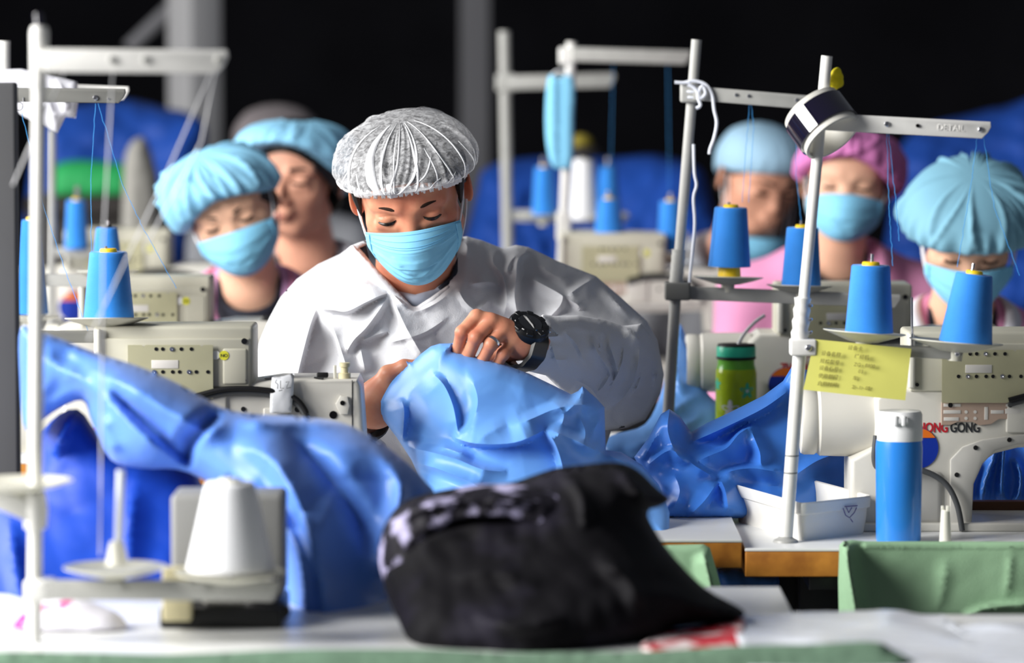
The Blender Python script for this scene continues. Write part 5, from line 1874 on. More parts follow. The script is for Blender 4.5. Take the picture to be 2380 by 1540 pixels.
# ---------------------------------------------------------------- gown
gown = relief_obj('gown', 'gown_white', man, angle=42, res=5, amp_k=1.8, skirt=1.1, facet=((120, 0.022), (58, 0.0075)), bulge=0.125, R=150, back=0.10,
    outline=[(560, 1230), (572, 1000), (583, 880), (600, 800), (625, 740), (652, 690), (690, 648), (740, 613), (790, 590), (813, 573), (822, 571), (833, 582), (872, 624), (918, 671), (955, 709), (963, 712), (972, 711),
             (1010, 684), (1044, 660), (1054, 625), (1062, 590), (1066, 552), (1085, 549), (1120, 558), (1168, 577), (1200, 569), (1228, 574), (1300, 608), (1385, 641), (1440, 688), (1503, 745), (1528, 790), (1543, 870), (1535, 915), (1500, 975), (1460, 993), (1420, 1003), (1400, 1060), (1380, 1230)],
    smooth_out=False, free=[[(813, 573), (822, 571), (833, 582), (872, 624), (918, 671), (955, 709), (963, 712), (972, 711), (1010, 684), (1044, 660), (1054, 625), (1062, 590), (1066, 552)]],
    ctrl=[(600, 900, 6.17), (700, 680, 6.20), (822, 580, 6.20), (960, 712, 6.125), (1066, 560, 6.20), (1180, 600, 6.22), (1350, 660, 6.19), (1530, 850, 6.10), (960, 900, 6.11), (800, 850, 6.12), (1200, 800, 6.13), (1420, 980, 6.08), (960, 1220, 6.14), (600, 1220, 6.17), (1380, 1220, 6.12)],
    noise=0.0022, nscale=130, seed=4,
    ridges=[
        # left of the picture
        ([(690, 684), (722, 676), (770, 648), (810, 629), (870, 626)], 0.010, 26, 60),
        ([(733, 716), (770, 720), (806, 723), (850, 702), (880, 688), (908, 679)], 0.024, 9, 90, 0.06),
        ([(737, 714), (722, 752), (706, 810), (690, 880), (684, 950)], 0.030, 80, 10, 0.05),
        ([(908, 680), (880, 722), (850, 762), (822, 790), (803, 822)], 0.016, 34, 14, 0.1),
        ([(908, 680), (926, 722), (948, 768), (985, 832)], 0.014, 16, 46, 0.08),
        ([(764, 742), (782, 780), (797, 826), (812, 870), (836, 915)], 0.014, 12, 40, 0.1),
        ([(832, 796), (868, 780), (905, 768)], 0.010, 9, 34, 0.1),
        ([(850, 868), (842, 830), (836, 800)], 0.010, 22, 16),
        ([(640, 740), (655, 800), (650, 880)], 0.006, 30, 30),
        ([(610, 830), (640, 790), (665, 760)], 0.005, 24, 14),
        ([(800, 632), (850, 660), (900, 672)], 0.006, 22, 16),
        # neck facing
        ([(826, 590), (866, 634), (914, 684), (950, 718), (975, 722), (1020, 700), (1060, 668)], 0.005, 16, 18, 0.02),
        ([(880, 800), (930, 790), (990, 770), (1050, 730)], 0.005, 10, 44),
        # right of the picture
        ([(1078, 552), (1086, 575), (1082, 600)], 0.006, 16, 22),
        ([(1150, 575), (1146, 610), (1168, 640), (1178, 690), (1170, 740)], 0.016, 16, 34),
        ([(1235, 578), (1205, 600), (1200, 640), (1196, 690), (1205, 740)], 0.022, 30, 14, 0.08),
        ([(1212, 588), (1190, 602), (1180, 628), (1200, 632)], 0.010, 12, 12),
        ([(1195, 700), (1210, 735), (1240, 745), (1270, 730)], 0.012, 14, 30),
        ([(1218, 640), (1260, 660), (1300, 682), (1308, 692), (1298, 715), (1268, 745)], 0.014, 30, 13, 0.08),
        ([(1390, 641), (1350, 664), (1312, 692)], 0.014, 15, 40, 0.06),
        ([(1312, 692), (1340, 706), (1352, 722)], 0.010, 12, 26),
        ([(1240, 610), (1290, 640), (1330, 655)], 0.007, 16, 26),
        ([(1090, 660), (1140, 655), (1165, 668)], 0.008, 12, 30),
        ([(1062, 664), (1080, 700), (1110, 720), (1140, 690)], 0.009, 12, 20),
        ([(1385, 642), (1420, 690), (1470, 740)], 0.008, 24, 20),
    ])
# facing strip along the V neck
relief_obj('neck_facing', 'gown_white', gown, res=5, bulge=0.004, R=10, back=0.003, smooth_out=False,
    outline=[(814, 571), (822, 569), (875, 624), (920, 672), (957, 710), (966, 713), (1008, 686), (1043, 661), (1052, 672), (1012, 700), (970, 727), (955, 726), (905, 684), (862, 640)],
    ctrl=[(818, 571, 6.065), (875, 630, 6.02), (920, 678, 6.005), (960, 718, 5.997), (1010, 692, 6.005), (1046, 664, 6.03)])
# collar stand behind the neck, left
relief_obj('collar', 'gown_white', gown, res=5, bulge=0.003, R=8, back=0.004, smooth_out=False,
    outline=[(812, 572), (832, 564), (852, 557), (858, 566), (835, 576), (846, 588), (872, 622), (866, 624), (832, 588)],
    ctrl=[(812, 572, 6.10), (855, 560, 6.14), (870, 622, 6.045), (840, 585, 6.08)])
# undershirt in the V
relief_obj('undershirt', 'shirt_grey', man, res=6, bulge=0.010, R=22, back=0.01, smooth_out=False,
    outline=[(905, 650), (925, 676), (965, 684), (1010, 672), (1046, 640), (1062, 620), (1062, 660), (1000, 705), (966, 724), (945, 718), (900, 672)],
    ctrl=[(905, 655, 6.05), (965, 690, 6.018), (1050, 640, 6.06), (966, 722, 6.022)])
relief_obj('undershirt_neckband', 'shirt_navy', man, res=5, bulge=0.004, R=10, back=0.006, smooth_out=False,
    outline=[(1018, 668), (1046, 640), (1064, 596), (1064, 630), (1056, 652), (1030, 682)],
    ctrl=[(1018, 668, 6.03), (1060, 610, 6.06), (1030, 680, 6.03)])
relief_obj('shirt_collar', 'shirt_navy', man, res=5, bulge=0.004, R=10, back=0.006, smooth_out=False,
    outline=[(826, 574), (850, 566), (858, 600), (852, 606), (838, 590)],
    ctrl=[(826, 574, 6.11), (850, 566, 6.12), (856, 600, 6.09)])
# forearm sleeve, his left arm
relief_obj('sleeve', 'gown_white', man, angle=42, res=5, amp_k=2.0, skirt=1.0, facet=((120, 0.028), (56, 0.0085)), bulge=0.085, R=95, back=0.06, smooth_out=False,
    outline=[(1248, 742), (1262, 730), (1290, 734), (1345, 732), (1400, 741), (1448, 757), (1490, 752), (1510, 775), (1530, 820), (1540, 870), (1534, 912), (1498, 972), (1455, 992), (1405, 1000), (1330, 930), (1268, 872), (1226, 862), (1215, 850), (1240, 800)],
    free=[[(1248, 742), (1240, 800), (1215, 850), (1226, 862)]],
    ctrl=[(1240, 800, 5.725), (1262, 735, 5.745), (1225, 855, 5.725), (1350, 740, 5.88), (1350, 850, 5.87), (1500, 770, 6.03), (1530, 880, 6.03), (1420, 990, 5.99), (1300, 900, 5.84), (1420, 860, 5.95)],
    noise=0.0020, nscale=150, seed=9,
    ridges=[([(1262, 734), (1300, 742), (1360, 738), (1420, 750), (1470, 775), (1500, 815)], 0.013, 40, 8, 0.06),
            ([(1268, 740), (1285, 765), (1300, 780), (1264, 782)], 0.011, 16, 16),
            ([(1374, 778), (1384, 810), (1402, 840), (1420, 868)], 0.011, 22, 12),
            ([(1412, 772), (1420, 810), (1432, 850), (1440, 890)], 0.011, 16, 26),
            ([(1474, 768), (1486, 800), (1482, 850), (1466, 900), (1430, 940), (1392, 962)], 0.015, 30, 14),
            ([(1510, 850), (1490, 890), (1470, 918), (1482, 926)], 0.010, 16, 22),
            ([(1270, 830), (1300, 836), (1326, 834)], 0.007, 10, 18),
            ([(1528, 800), (1532, 850), (1516, 900)], 0.010, 14, 24),
            ([(1420, 868), (1400, 900), (1378, 916)], 0.009, 14, 18),
            ([(1386, 770), (1400, 820), (1416, 862), (1424, 900)], 0.006, 7, 9), ([(1450, 790), (1446, 840), (1424, 890), (1396, 930)], 0.006, 7, 10),
            ([(1300, 760), (1340, 800), (1360, 850)], 0.006, 9, 20), ([(1280, 790), (1290, 830), (1310, 870)], 0.006, 9, 16), ([(1500, 830), (1480, 900), (1440, 950)], 0.007, 9, 16), ([(1330, 880), (1370, 900), (1400, 940)], 0.006, 8, 16)])
# dark knitted cuff, his right wrist
fr0 = frame(P(850, 956, 5.745), (P(905, 915, 5.70) - P(820, 975, 5.775)))
MB().lathe([(0.036, -0.06), (0.038, -0.05), (0.0385, -0.01), (0.0385, 0.004), (0.0365, 0.007), (0.0345, 0.003), (0.034, -0.05)], fr0 @ Matrix.Diagonal((1, 1.15, 1, 1)), 32, close=False).build('knit_cuff', 'cuff_dark', man)
# white sleeve of his right forearm, behind the cloth
relief_obj('sleeve', 'gown_white', man, res=8, bulge=0.05, R=50, back=0.05,
    outline=[(690, 940), (760, 930), (815, 925), (836, 905), (842, 950), (862, 1000), (900, 1040), (860, 1090), (760, 1080), (690, 1030)],
    ctrl=[(700, 980, 6.0), (820, 930, 5.84), (850, 1000, 5.82), (760, 1060, 5.95)], noise=0.002, nscale=100, seed=12)

# watch, ring
wt = thing('wristwatch', 'x', 'x') if False else None
wv = (wrL - elL).normalized()
wx = (P(1205, 770, 5.66) - P(1235, 800, 5.69)).normalized()
WA = (P(1140, 742, HD) - P(1238, 812, HD + 0.03)).normalized()
fw = frame(P(1214, 797, 5.672), (P(1172, 788, 5.640) - P(1262, 806, 5.700)))
strap = MB()
n = 44
V, Fc = [], []
for (z_, r_) in ((-0.0155, 0.0295), (-0.0145, 0.0345), (0.0145, 0.0345), (0.0155, 0.0295)):
    for k in range(n):
        a = 2 * math.pi * k / n
        rr = r_ + (0.0009 if k % 4 < 2 else 0)
        V.append(fw @ Vector((rr * 1.06 * math.cos(a), rr * math.sin(a) * 1.12, z_)))
for i in range(4):
    for k in range(n):
        i2 = (i + 1) % 4
        Fc.append((i * n + k, i * n + (k + 1) % n, i2 * n + (k + 1) % n, i2 * n + k))
strap.add(V, Fc)
wat = strap.build('wristwatch', 'watch_black', man, label='chunky black digital wristwatch')
wn = Vector((0.30, -0.50, 0.81)).normalized()
wc = P(1214, 797, 5.672) + wn * 0.031
z_ = wn
x_ = ((fw.to_3x3() @ Vector((0, 0, 1))) - wn * (fw.to_3x3() @ Vector((0, 0, 1))).dot(wn)).normalized()
y_ = z_.cross(x_)
WM = Matrix.Translation(wc) @ Matrix((x_, y_, z_)).transposed().to_4x4() @ Matrix.Scale(1.22, 4)
MB().lathe([(0.002, -0.012), (0.0225, -0.012), (0.0245, -0.004), (0.0245, 0.001), (0.0215, 0.0045), (0.0165, 0.005), (0.002, 0.004)], WM, 36).build('case', 'watch_black', wat)
MB().lathe([(0.0005, 0.0046), (0.0150, 0.0046), (0.0140, 0.0058), (0.0005, 0.0062)], WM, 32).build('glass', 'watch_glass', wat)
for k in range(8):
    a = 2 * math.pi * k / 8 + 0.2
    MB().box(WM @ Vector((0.0188 * math.cos(a), 0.0188 * math.sin(a), 0.0025)), (0.009, 0.0085, 0.006), 0.0015, (WM.to_3x3() @ Matrix.Rotation(a, 3, 'Z'))).build('bezel_lug', 'watch_black', wat)
for a in (2.75, 3.5, 0.15):
    MB().tube([WM @ Vector((0.021 * math.cos(a), 0.021 * math.sin(a), -0.003)), WM @ Vector((0.0275 * math.cos(a), 0.0275 * math.sin(a), -0.003))], 0.0028, 12).build('button', 'steel', wat)
for (a, l_) in ((0.5, 0.003), (-0.4, 0.0025), (1.9, 0.0025)):
    MB().box(WM @ Vector((0.0185 * math.cos(a), 0.0185 * math.sin(a), 0.0052)), (0.0012, l_, 0.0006), 0.0002, (WM.to_3x3() @ Matrix.Rotation(a, 3, 'Z'))).build('white_mark', 'sticker_white', wat)
rg = frame(P(1146, 794, HD - 0.016), (P(1141, 800, HD - 0.018) - P(1170, 766, HD - 0.004)))
MB().lathe([(0.0096, -0.0022), (0.0110, -0.0022), (0.0115, 0), (0.0110, 0.0022), (0.0096, 0.0022), (0.0096, -0.0022)], rg, 32, close=False).build('ring', 'silver', man)

# ---------------------------------------------------------------- the other workers, out of focus
def worker(label, px, py, d, pitch, yaw, roll, k, skin, cap_m, cap_kw, mask=None, coat='coat_pink', lean=(0, 0.06), inner=None, collar=None, shoulders=0.17, name='person', hair_side=True, drop_sh=0.0, seed=0, perched=False):
    t = thing(name, label, 'person', (P(px, py, d).x, d + 0.1, 0), group='factory workers')
    M = head_matrix(px, py, d, pitch, yaw, roll, k)
    c = M.translation
    nbk = c + Vector((lean[0], lean[1], -0.155 * k))
    F = Field(axis(nbk.x - 0.27, nbk.x + 0.27, 0.0045), axis(c.y - 0.16, nbk.y + 0.18, 0.0045), axis(0.62, c.z + 0.16, 0.0045))
    head_sdf(F, M, k, False, 0.5 if mask is not None else 1.0)
    F.cone(M @ Vector((0, 0.025, -0.05)), nbk, 0.050 * k, 0.056 * k, k=0.03)
    F.ell(nbk + Vector((0, 0.05, -0.2)), (0.13, 0.075, 0.2), k=0.05)
    for sx in (-1, 1):
        F.cone(nbk + Vector((0, 0.03, -0.02)), nbk + Vector((sx * shoulders * 0.85, 0.04, -0.075 - drop_sh)), 0.045, 0.036, k=0.04)
    link('body', F.mesh('body'), skin, t)
    T = Field(axis(nbk.x - 0.28, nbk.x + 0.28, 0.011), axis(nbk.y - 0.50, nbk.y + 0.25, 0.011), axis(0.0, 0.8, 0.011))
    T.ell((nbk.x, nbk.y + 0.07, 0.56), (0.16, 0.12, 0.16), k=0.05)
    for sx in (-1, 1):
        ky, kz = (nbk.y + 0.0, 0.40) if perched else (nbk.y - 0.30, 0.54)
        T.cone((nbk.x + sx * 0.09, nbk.y + 0.05, 0.53), (nbk.x + sx * 0.12, ky, kz), 0.08, 0.06, k=0.04)
        T.cone((nbk.x + sx * 0.12, ky, kz), (nbk.x + sx * 0.12, ky + 0.03, 0.09), 0.06, 0.048, k=0.03)
        T.ell((nbk.x + sx * 0.12, ky - 0.01, 0.045), (0.045, 0.10, 0.05), k=0.03)
    link('trousers', T.mesh('trousers'), 'shirt_navy', t)
    # coat
    G = Field(axis(nbk.x - 0.33, nbk.x + 0.33, 0.006), axis(nbk.y - 0.20, nbk.y + 0.2, 0.006), axis(0.62, nbk.z + 0.08, 0.006))
    G.ell(nbk + Vector((0, 0.05, -0.22)), (0.165, 0.105, 0.24), k=0.05)
    for sx in (-1, 1):
        s0 = nbk + Vector((sx * shoulders, 0.04, -0.085 - drop_sh))
        G.cone(nbk + Vector((sx * 0.05, 0.03, -0.03)), s0, 0.058, 0.056, k=0.05)
        e0 = s0 + Vector((sx * 0.05, -0.03, -0.24))
        G.cone(s0, e0, 0.058, 0.05, k=0.04)
        G.cone(e0, e0 + Vector((-sx * 0.06, -0.13, 0.02)), 0.046, 0.04, k=0.03)
    # neck opening
    G.cone(nbk + Vector((0, -0.02, 0.10)), nbk + Vector((0, -0.03, -0.03)), 0.066, 0.055, k=0.012, op='sub')
    G.cone(nbk + Vector((0, -0.06, 0.0)), nbk + Vector((0, -0.10, -0.14)), 0.045, 0.008, k=0.015, op='sub')
    link('coat', G.mesh('coat'), coat, t)
    if inner:
        I = Field(axis(nbk.x - 0.1, nbk.x + 0.1, 0.005), axis(nbk.y - 0.12, nbk.y + 0.1, 0.005), axis(nbk.z - 0.22, nbk.z + 0.04, 0.005))
        I.cone(nbk + Vector((0, 0.0, -0.015)), nbk + Vector((0, 0.0, -0.18)), 0.066, 0.085, k=0.02)
        I.cone(nbk + Vector((0, -0.02, 0.08)), nbk + Vector((0, -0.03, -0.005)), 0.06, 0.05, k=0.012, op='sub')
        link('undershirt', I.mesh('undershirt'), inner, t)
    for sx in (-1, 1):
        pts = [nbk + Vector(q) for q in ((sx * 0.030, 0.065, 0.035), (sx * 0.066, 0.02, 0.03), (sx * 0.075, -0.035, 0.0), (sx * 0.055, -0.085, -0.05), (sx * 0.02, -0.115, -0.12))]
        cp_ = [Vector(q) for q in catmull([tuple(q) for q in pts], False, 5)]
        V, Fc = [], []
        for i, p in enumerate(cp_):
            w = 0.030 * math.sin(math.pi * (0.12 + 0.8 * i / len(cp_)))
            outw = Vector((sx * 0.9, -0.25, -0.45)).normalized()
            for (a, b) in ((0.0, 0.004), (0.5, 0.012), (1.0, 0.006), (1.0, 0.001), (0.5, 0.006), (0.0, -0.002)):
                V.append(p + outw * (w * a) + Vector((0, -1, 0.4)) * b)
        m_ = len(cp_)
        for i in range(m_ - 1):
            for j in range(6):
                j2 = (j + 1) % 6
                Fc.append((i * 6 + j, i * 6 + j2, (i + 1) * 6 + j2, (i + 1) * 6 + j))
        MB().add(V, Fc).build('collar', collar or coat, t, angle=180)
    # hair
    hm_, _ = cap_mesh('hair', M, puff=1.03, crown=0.1085, front=0.05, side=-0.03 if hair_side else 0.0, nape=-0.09, pleat=0, folds=0.001, seed=3, n=72, m=30)
    link('hair', hm_, 'hair_black', t)
    for sx in (-1, 1):
        pts = []
        rr = []
        for q in np.linspace(0, 1, 8):
            pts.append(M @ Vector((sx * (0.016 + 0.034 * q), -0.0925 + 0.0195 * q ** 1.6, 0.0165 + 0.004 * math.sin(q * 2.6))))
            rr.append(0.0016 + 0.0026 * (1 - q))
        MB().tube(pts, rr, 6).build('eyebrow', 'hair_black', t)
        pts = [M @ Vector((sx * (0.020 + 0.026 * q), -0.0882 + 0.012 * abs(q - 0.4) ** 1.7, -0.006 - 0.002 * math.sin(q * math.pi))) for q in np.linspace(0, 1, 8)]
        MB().tube(pts, 0.0026, 6).build('eye', 'eye_dark', t)
    if mask is None:
        pts = [M @ Vector((0.019 * q, -0.0985 + 0.012 * q * q, -0.068)) for q in np.linspace(-1, 1, 9)]
        MB().tube(pts, [0.001, 0.003, 0.0042, 0.0045, 0.0042, 0.0045, 0.0042, 0.003, 0.001], 8).build('lips', 'lip', t)
    cm_, _ = cap_mesh('cap', M, seed=seed + 30, n=160, m=60, **cap_kw)
    link('cap', cm_, cap_m, t)
    if mask is not None:
        mask_obj(t, M, drop=mask.get('drop', 0), detail=False, seed=seed, m=mask.get('m', 'mask_blue'), wide=mask.get('wide', 1.06))
    return t


worker('woman in pink and violet jacket, tilted head, blue cap and mask at left', 531, 515, 7.4, 20, -6, -19, 0.97, 'skin_pale', 'cap_blue',
       dict(puff=1.34, crown=0.112, front=0.050, side=0.0, nape=-0.06, pleat=0.004, folds=0.014, sag=(-0.040, -0.03)), mask={}, coat='coat_violet', inner='shirt_navy', lean=(0.03, 0.07), collar='coat_pink', drop_sh=0.02, seed=1)
worker('unmasked man in blue cap behind the woman in the violet jacket', 655, 416, 7.9, 2, -14, 3, 1.05, 'skin_ruddy', 'cap_blue',
       dict(puff=1.46, crown=0.106, front=0.064, side=0.0, nape=-0.06, pleat=0.004, folds=0.006), coat='coat_grey', inner='shirt_navy', collar='coat_white', lean=(0.02, 0.06), seed=2, perched=True)
worker('farthest worker in a dull grey cap behind the unmasked man', 640, 372, 10.2, 15, 0, 0, 1.0, 'skin_ruddy', 'cap_grey',
       dict(puff=1.36, crown=0.112, front=0.05, side=0.0, nape=-0.06, pleat=0.003, folds=0.004), mask={}, coat='coat_grey', seed=3)
worker('woman in pink cap, blue mask and pink coat on the right', 1968, 430, 7.8, 2, -4, 4, 0.95, 'skin_pale', 'cap_pink',
       dict(puff=1.40, crown=0.108, front=0.056, side=0.0, nape=-0.06, pleat=0.004, folds=0.008, sag=(0.022, -0.02)), mask={}, coat='coat_pink', inner='shirt_navy', lean=(-0.01, 0.08), seed=4)
worker('man in pale blue cap with mask under his chin, far right of centre', 1805, 445, 8.6, 20, 24, 4, 1.0, 'skin_ruddy', 'cap_pale',
       dict(puff=1.16, crown=0.112, front=0.040, side=0.012, nape=-0.05, pleat=0.002, folds=0.002), mask=dict(drop=0.085, m='mask_blue', wide=1.0), coat='coat_grey', lean=(-0.05, 0.06), drop_sh=0.0, hair_side=False, seed=5)
worker('woman bowed low in teal cap and pink coat at the right border', 2258, 602, 7.0, 34, -2, 1, 1.0, 'skin_pale', 'cap_teal',
       dict(puff=1.46, crown=0.112, front=0.030, side=-0.01, nape=-0.06, pleat=0.004, folds=0.014, sag=(0.004, 0)), mask={}, coat='coat_pink', inner='shirt_navy', collar='coat_white', lean=(0.0, 0.11), drop_sh=0.01, seed=6)

# ================================================================== gowns, cloths and bags
def cloth(name, label, cat, m, group=None, angle=180, **kw):
    V, F = relief(**kw)
    o = link(name, mesh_np(name, V, F, angle=angle), m)
    return props(o, label, cat, group)


# the gown in his hands
cloth('blue_gown', 'light blue gown held up by the man in both hands', 'gown', 'gown_blue', angle=42, group='blue gowns', res=5, amp_k=1.25, skirt=1.5, facet=((150, 0.014), (70, 0.003)), bulge=0.045, R=90, back=0.03, smooth_out=False,
      outline=[(860, 932), (876, 908), (905, 880), (944, 848), (939, 834), (958, 841), (978, 822), (1002, 804), (1022, 798), (1054, 797), (1052, 814), (1110, 829), (1165, 843), (1182, 850), (1230, 868), (1290, 897), (1328, 916), (1344, 908), (1354, 897),
               (1385, 924), (1405, 946), (1408, 1046), (1444, 1050), (1492, 1080), (1532, 1126), (1556, 1190), (1556, 1250), (980, 1250), (990, 1140), (956, 1068), (922, 1016), (890, 974)],
      ctrl=[(860, 932, 5.715), (940, 840, 5.70), (1022, 800, 5.66), (1110, 830, 5.645), (1182, 850, 5.645), (1330, 916, 5.66), (1400, 946, 5.68), (1408, 1040, 5.66), (1100, 950, 5.63), (930, 1020, 5.66), (1100, 1060, 5.60), (1300, 1060, 5.60), (1540, 1180, 5.58), (1000, 1240, 5.52), (1300, 1240, 5.52), (1540, 1240, 5.52), (1240, 950, 5.64)],
      noise=0.0004, nscale=150, seed=31,
      ridges=[([(998, 862), (1030, 892), (1052, 940), (1062, 990), (1066, 1016)], 0.016, 40, 10, 0.1),
              ([(930, 922), (939, 950), (938, 990), (934, 1036)], 0.018, 44, 9, 0.08),
              ([(1000, 870), (965, 900), (948, 930), (952, 985), (985, 1012), (1040, 1020)], 0.006, 18, 30, 0.4),
              ([(1080, 850), (1104, 900), (1110, 940), (1095, 990), (1075, 1020)], 0.008, 16, 50, 0.4),
              ([(1402, 948), (1350, 940), (1290, 950), (1230, 975), (1180, 992)], 0.020, 16, 60, 0.1),
              ([(1354, 898), (1344, 930), (1310, 962)], 0.012, 14, 26, 0.2),
              ([(1180, 985), (1130, 1010), (1100, 1040)], 0.008, 20, 30),
              ([(1050, 1014), (1105, 1030), (1195, 1028), (1268, 998)], 0.034, 8, 60, 0.06),
              ([(1268, 996), (1290, 1030), (1304, 1070), (1312, 1110)], 0.028, 10, 44, 0.06),
              ([(1310, 1002), (1370, 1040), (1420, 1060), (1490, 1090)], 0.018, 30, 30, 0.08),
              ([(1270, 998), (1330, 1020), (1390, 1050)], 0.020, 30, 16, 0.08),
              ([(934, 1036), (1000, 1050), (1060, 1066), (1120, 1090), (1180, 1096)], 0.020, 30, 16, 0.08),
              ([(1100, 1066), (1040, 1042), (1000, 1040)], 0.012, 16, 16),
              ([(960, 1072), (1020, 1090), (1090, 1118), (1150, 1150)], 0.020, 14, 34, 0.06),
              ([(1355, 1046), (1360, 1000), (1340, 960)], 0.012, 12, 22),
              ([(1405, 950), (1380, 1000), (1360, 1045)], 0.010, 20, 12),
              ([(1280, 930), (1310, 960), (1300, 1000)], 0.010, 26, 30)])

# pile of gowns on the right
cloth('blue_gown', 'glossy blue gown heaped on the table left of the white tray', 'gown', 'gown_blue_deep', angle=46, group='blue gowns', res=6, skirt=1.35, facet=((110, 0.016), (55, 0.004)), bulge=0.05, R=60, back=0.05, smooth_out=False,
      outline=[(1474, 1062), (1508, 1016), (1536, 962), (1556, 950), (1580, 966), (1606, 1004), (1640, 984), (1700, 956), (1776, 918), (1820, 885), (1840, 852), (1880, 860), (1930, 940), (1975, 1060), (1985, 1185), (1850, 1200), (1700, 1204), (1600, 1204), (1540, 1200), (1516, 1140)],
      ctrl=[(1480, 1060, 5.72), (1556, 955, 5.76), (1610, 1005, 5.80), (1780, 920, 5.86), (1840, 860, 5.86), (1960, 1060, 5.84), (1960, 1180, 5.80), (1540, 1195, 5.66), (1700, 1200, 5.68), (1650, 1080, 5.76)],
      noise=0.0008, nscale=120, seed=33,
      ridges=[([(1600, 1030), (1660, 1004), (1720, 976), (1780, 945), (1836, 905)], 0.040, 12, 24, 0.05),
              ([(1612, 1075), (1650, 1058), (1690, 1040), (1720, 1006), (1760, 985)], 0.040, 40, 10, 0.06),
              ([(1740, 985), (1750, 1010), (1766, 1050), (1775, 1088), (1830, 1098)], 0.030, 26, 26, 0.08),
              ([(1556, 955), (1552, 1000), (1570, 1050), (1600, 1080)], 0.028, 26, 14, 0.06),
              ([(1536, 965), (1520, 1010), (1490, 1060)], 0.014, 16, 24, 0.06),
              ([(1500, 1085), (1546, 1050), (1572, 1050), (1620, 1085), (1668, 1112)], 0.038, 44, 10, 0.06),
              ([(1668, 1112), (1700, 1094), (1750, 1088), (1800, 1094), (1840, 1090)], 0.034, 36, 10, 0.06),
              ([(1672, 1110), (1686, 1140), (1694, 1190)], 0.030, 10, 26, 0.05),
              ([(1672, 1112), (1640, 1160), (1600, 1200)], 0.022, 22, 12, 0.06),
              ([(1840, 1110), (1900, 1070), (1960, 1050)], 0.020, 24, 18),
              ([(1560, 1090), (1580, 1140), (1560, 1190)], 0.016, 20, 30)])
cloth('blue_gown', 'blue gown spread on the second table behind the slanting pole', 'gown', 'gown_blue', group='blue gowns', res=8, bulge=0.03, R=40, back=0.05,
      outline=[(1404, 1052), (1420, 1012), (1500, 985), (1540, 900), (1560, 800), (1580, 752), (1600, 800), (1640, 905), (1670, 940), (1690, 1000), (1660, 1060), (1540, 1085)],
      ctrl=[(1410, 1045, 6.34), (1540, 900, 6.55), (1580, 760, 6.62), (1650, 950, 6.50), (1600, 1070, 6.32)], noise=0.006, nscale=110, seed=35,
      ridges=[([(1425, 1012), (1500, 1002), (1600, 930), (1640, 915)], 0.02, 30, 20), ([(1580, 760), (1570, 850), (1590, 930)], 0.02, 20, 26), ([(1450, 1040), (1540, 1020), (1640, 960)], 0.02, 18, 30)])
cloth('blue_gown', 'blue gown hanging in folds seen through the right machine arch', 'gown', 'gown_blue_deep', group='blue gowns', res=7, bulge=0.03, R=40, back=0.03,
      outline=[(2225, 1192), (2230, 1080), (2250, 1000), (2330, 985), (2480, 985), (2490, 1192)], smooth_out=False,
      ctrl=[(2230, 1180, 5.85), (2260, 1010, 5.88), (2460, 1000, 5.88), (2480, 1180, 5.85)], noise=0.002, nscale=90, seed=37,
      ridges=[([(2315, 1000), (2310, 1060), (2290, 1120), (2280, 1180)], 0.030, 20, 16, 0.02), ([(2335, 1010), (2330, 1090), (2330, 1150), (2350, 1162)], 0.028, 18, 18, 0.04), ([(2355, 1060), (2372, 1100), (2368, 1150), (2345, 1165)], 0.024, 14, 16, 0.05), ([(2400, 1000), (2410, 1100), (2405, 1180)], 0.03, 24, 20, 0.03), ([(2262, 1040), (2256, 1110), (2250, 1180)], 0.02, 12, 14, 0.03)])

# near heap on the left
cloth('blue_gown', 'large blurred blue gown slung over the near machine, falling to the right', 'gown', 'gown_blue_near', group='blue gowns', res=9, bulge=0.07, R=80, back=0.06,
      outline=[(48, 762), (95, 772), (140, 786), (220, 818), (320, 850), (400, 884), (470, 922), (525, 950), (600, 962), (700, 968), (790, 980), (860, 1012), (930, 1062), (990, 1120), (1008, 1160), (960, 1290), (905, 1400), (892, 1530),
               (690, 1530), (668, 1430), (640, 1300), (575, 1190), (440, 1098), (330, 1088), (258, 1068), (215, 985), (190, 930), (120, 960), (60, 1000), (46, 880)],
      ctrl=[(50, 770, 4.98), (120, 950, 5.0), (320, 860, 4.95), (300, 1080, 4.92), (525, 950, 4.93), (440, 1095, 4.90), (700, 970, 4.96), (1000, 1140, 4.90), (900, 1400, 4.84), (680, 1440, 4.80), (800, 1520, 4.70), (720, 1200, 4.84)],
      noise=0.003, nscale=260, seed=41, facet=((160, 0.03),), skirt=1.2,
      ridges=[([(110, 800), (130, 850), (190, 880), (260, 940), (330, 1010), (420, 1080)], 0.030, 60, 40, 0.06),
              ([(190, 850), (300, 900), (400, 960), (480, 1000), (525, 955)], 0.030, 40, 60, 0.06),
              ([(240, 960), (250, 1010), (270, 1060)], 0.030, 30, 30, 0.06),
              ([(255, 905), (330, 975), (440, 1075)], -0.030, 18, 18, 0.1),
              ([(438, 1098), (442, 1040), (470, 1000), (525, 952)], -0.060, 16, 44, 0.04),
              ([(530, 962), (600, 985), (700, 980), (800, 990)], 0.030, 22, 16, 0.06),
              ([(540, 1040), (600, 1050), (650, 1090), (700, 1180), (740, 1320), (760, 1500)], 0.045, 40, 70, 0.05),
              ([(660, 1000), (740, 1080), (830, 1200), (850, 1300)], -0.035, 40, 40, 0.1),
              ([(560, 1130), (640, 1190), (700, 1300), (720, 1500)], 0.04, 30, 30, 0.06),
              ([(860, 1040), (930, 1130), (900, 1260), (860, 1380)], 0.03, 40, 40)])
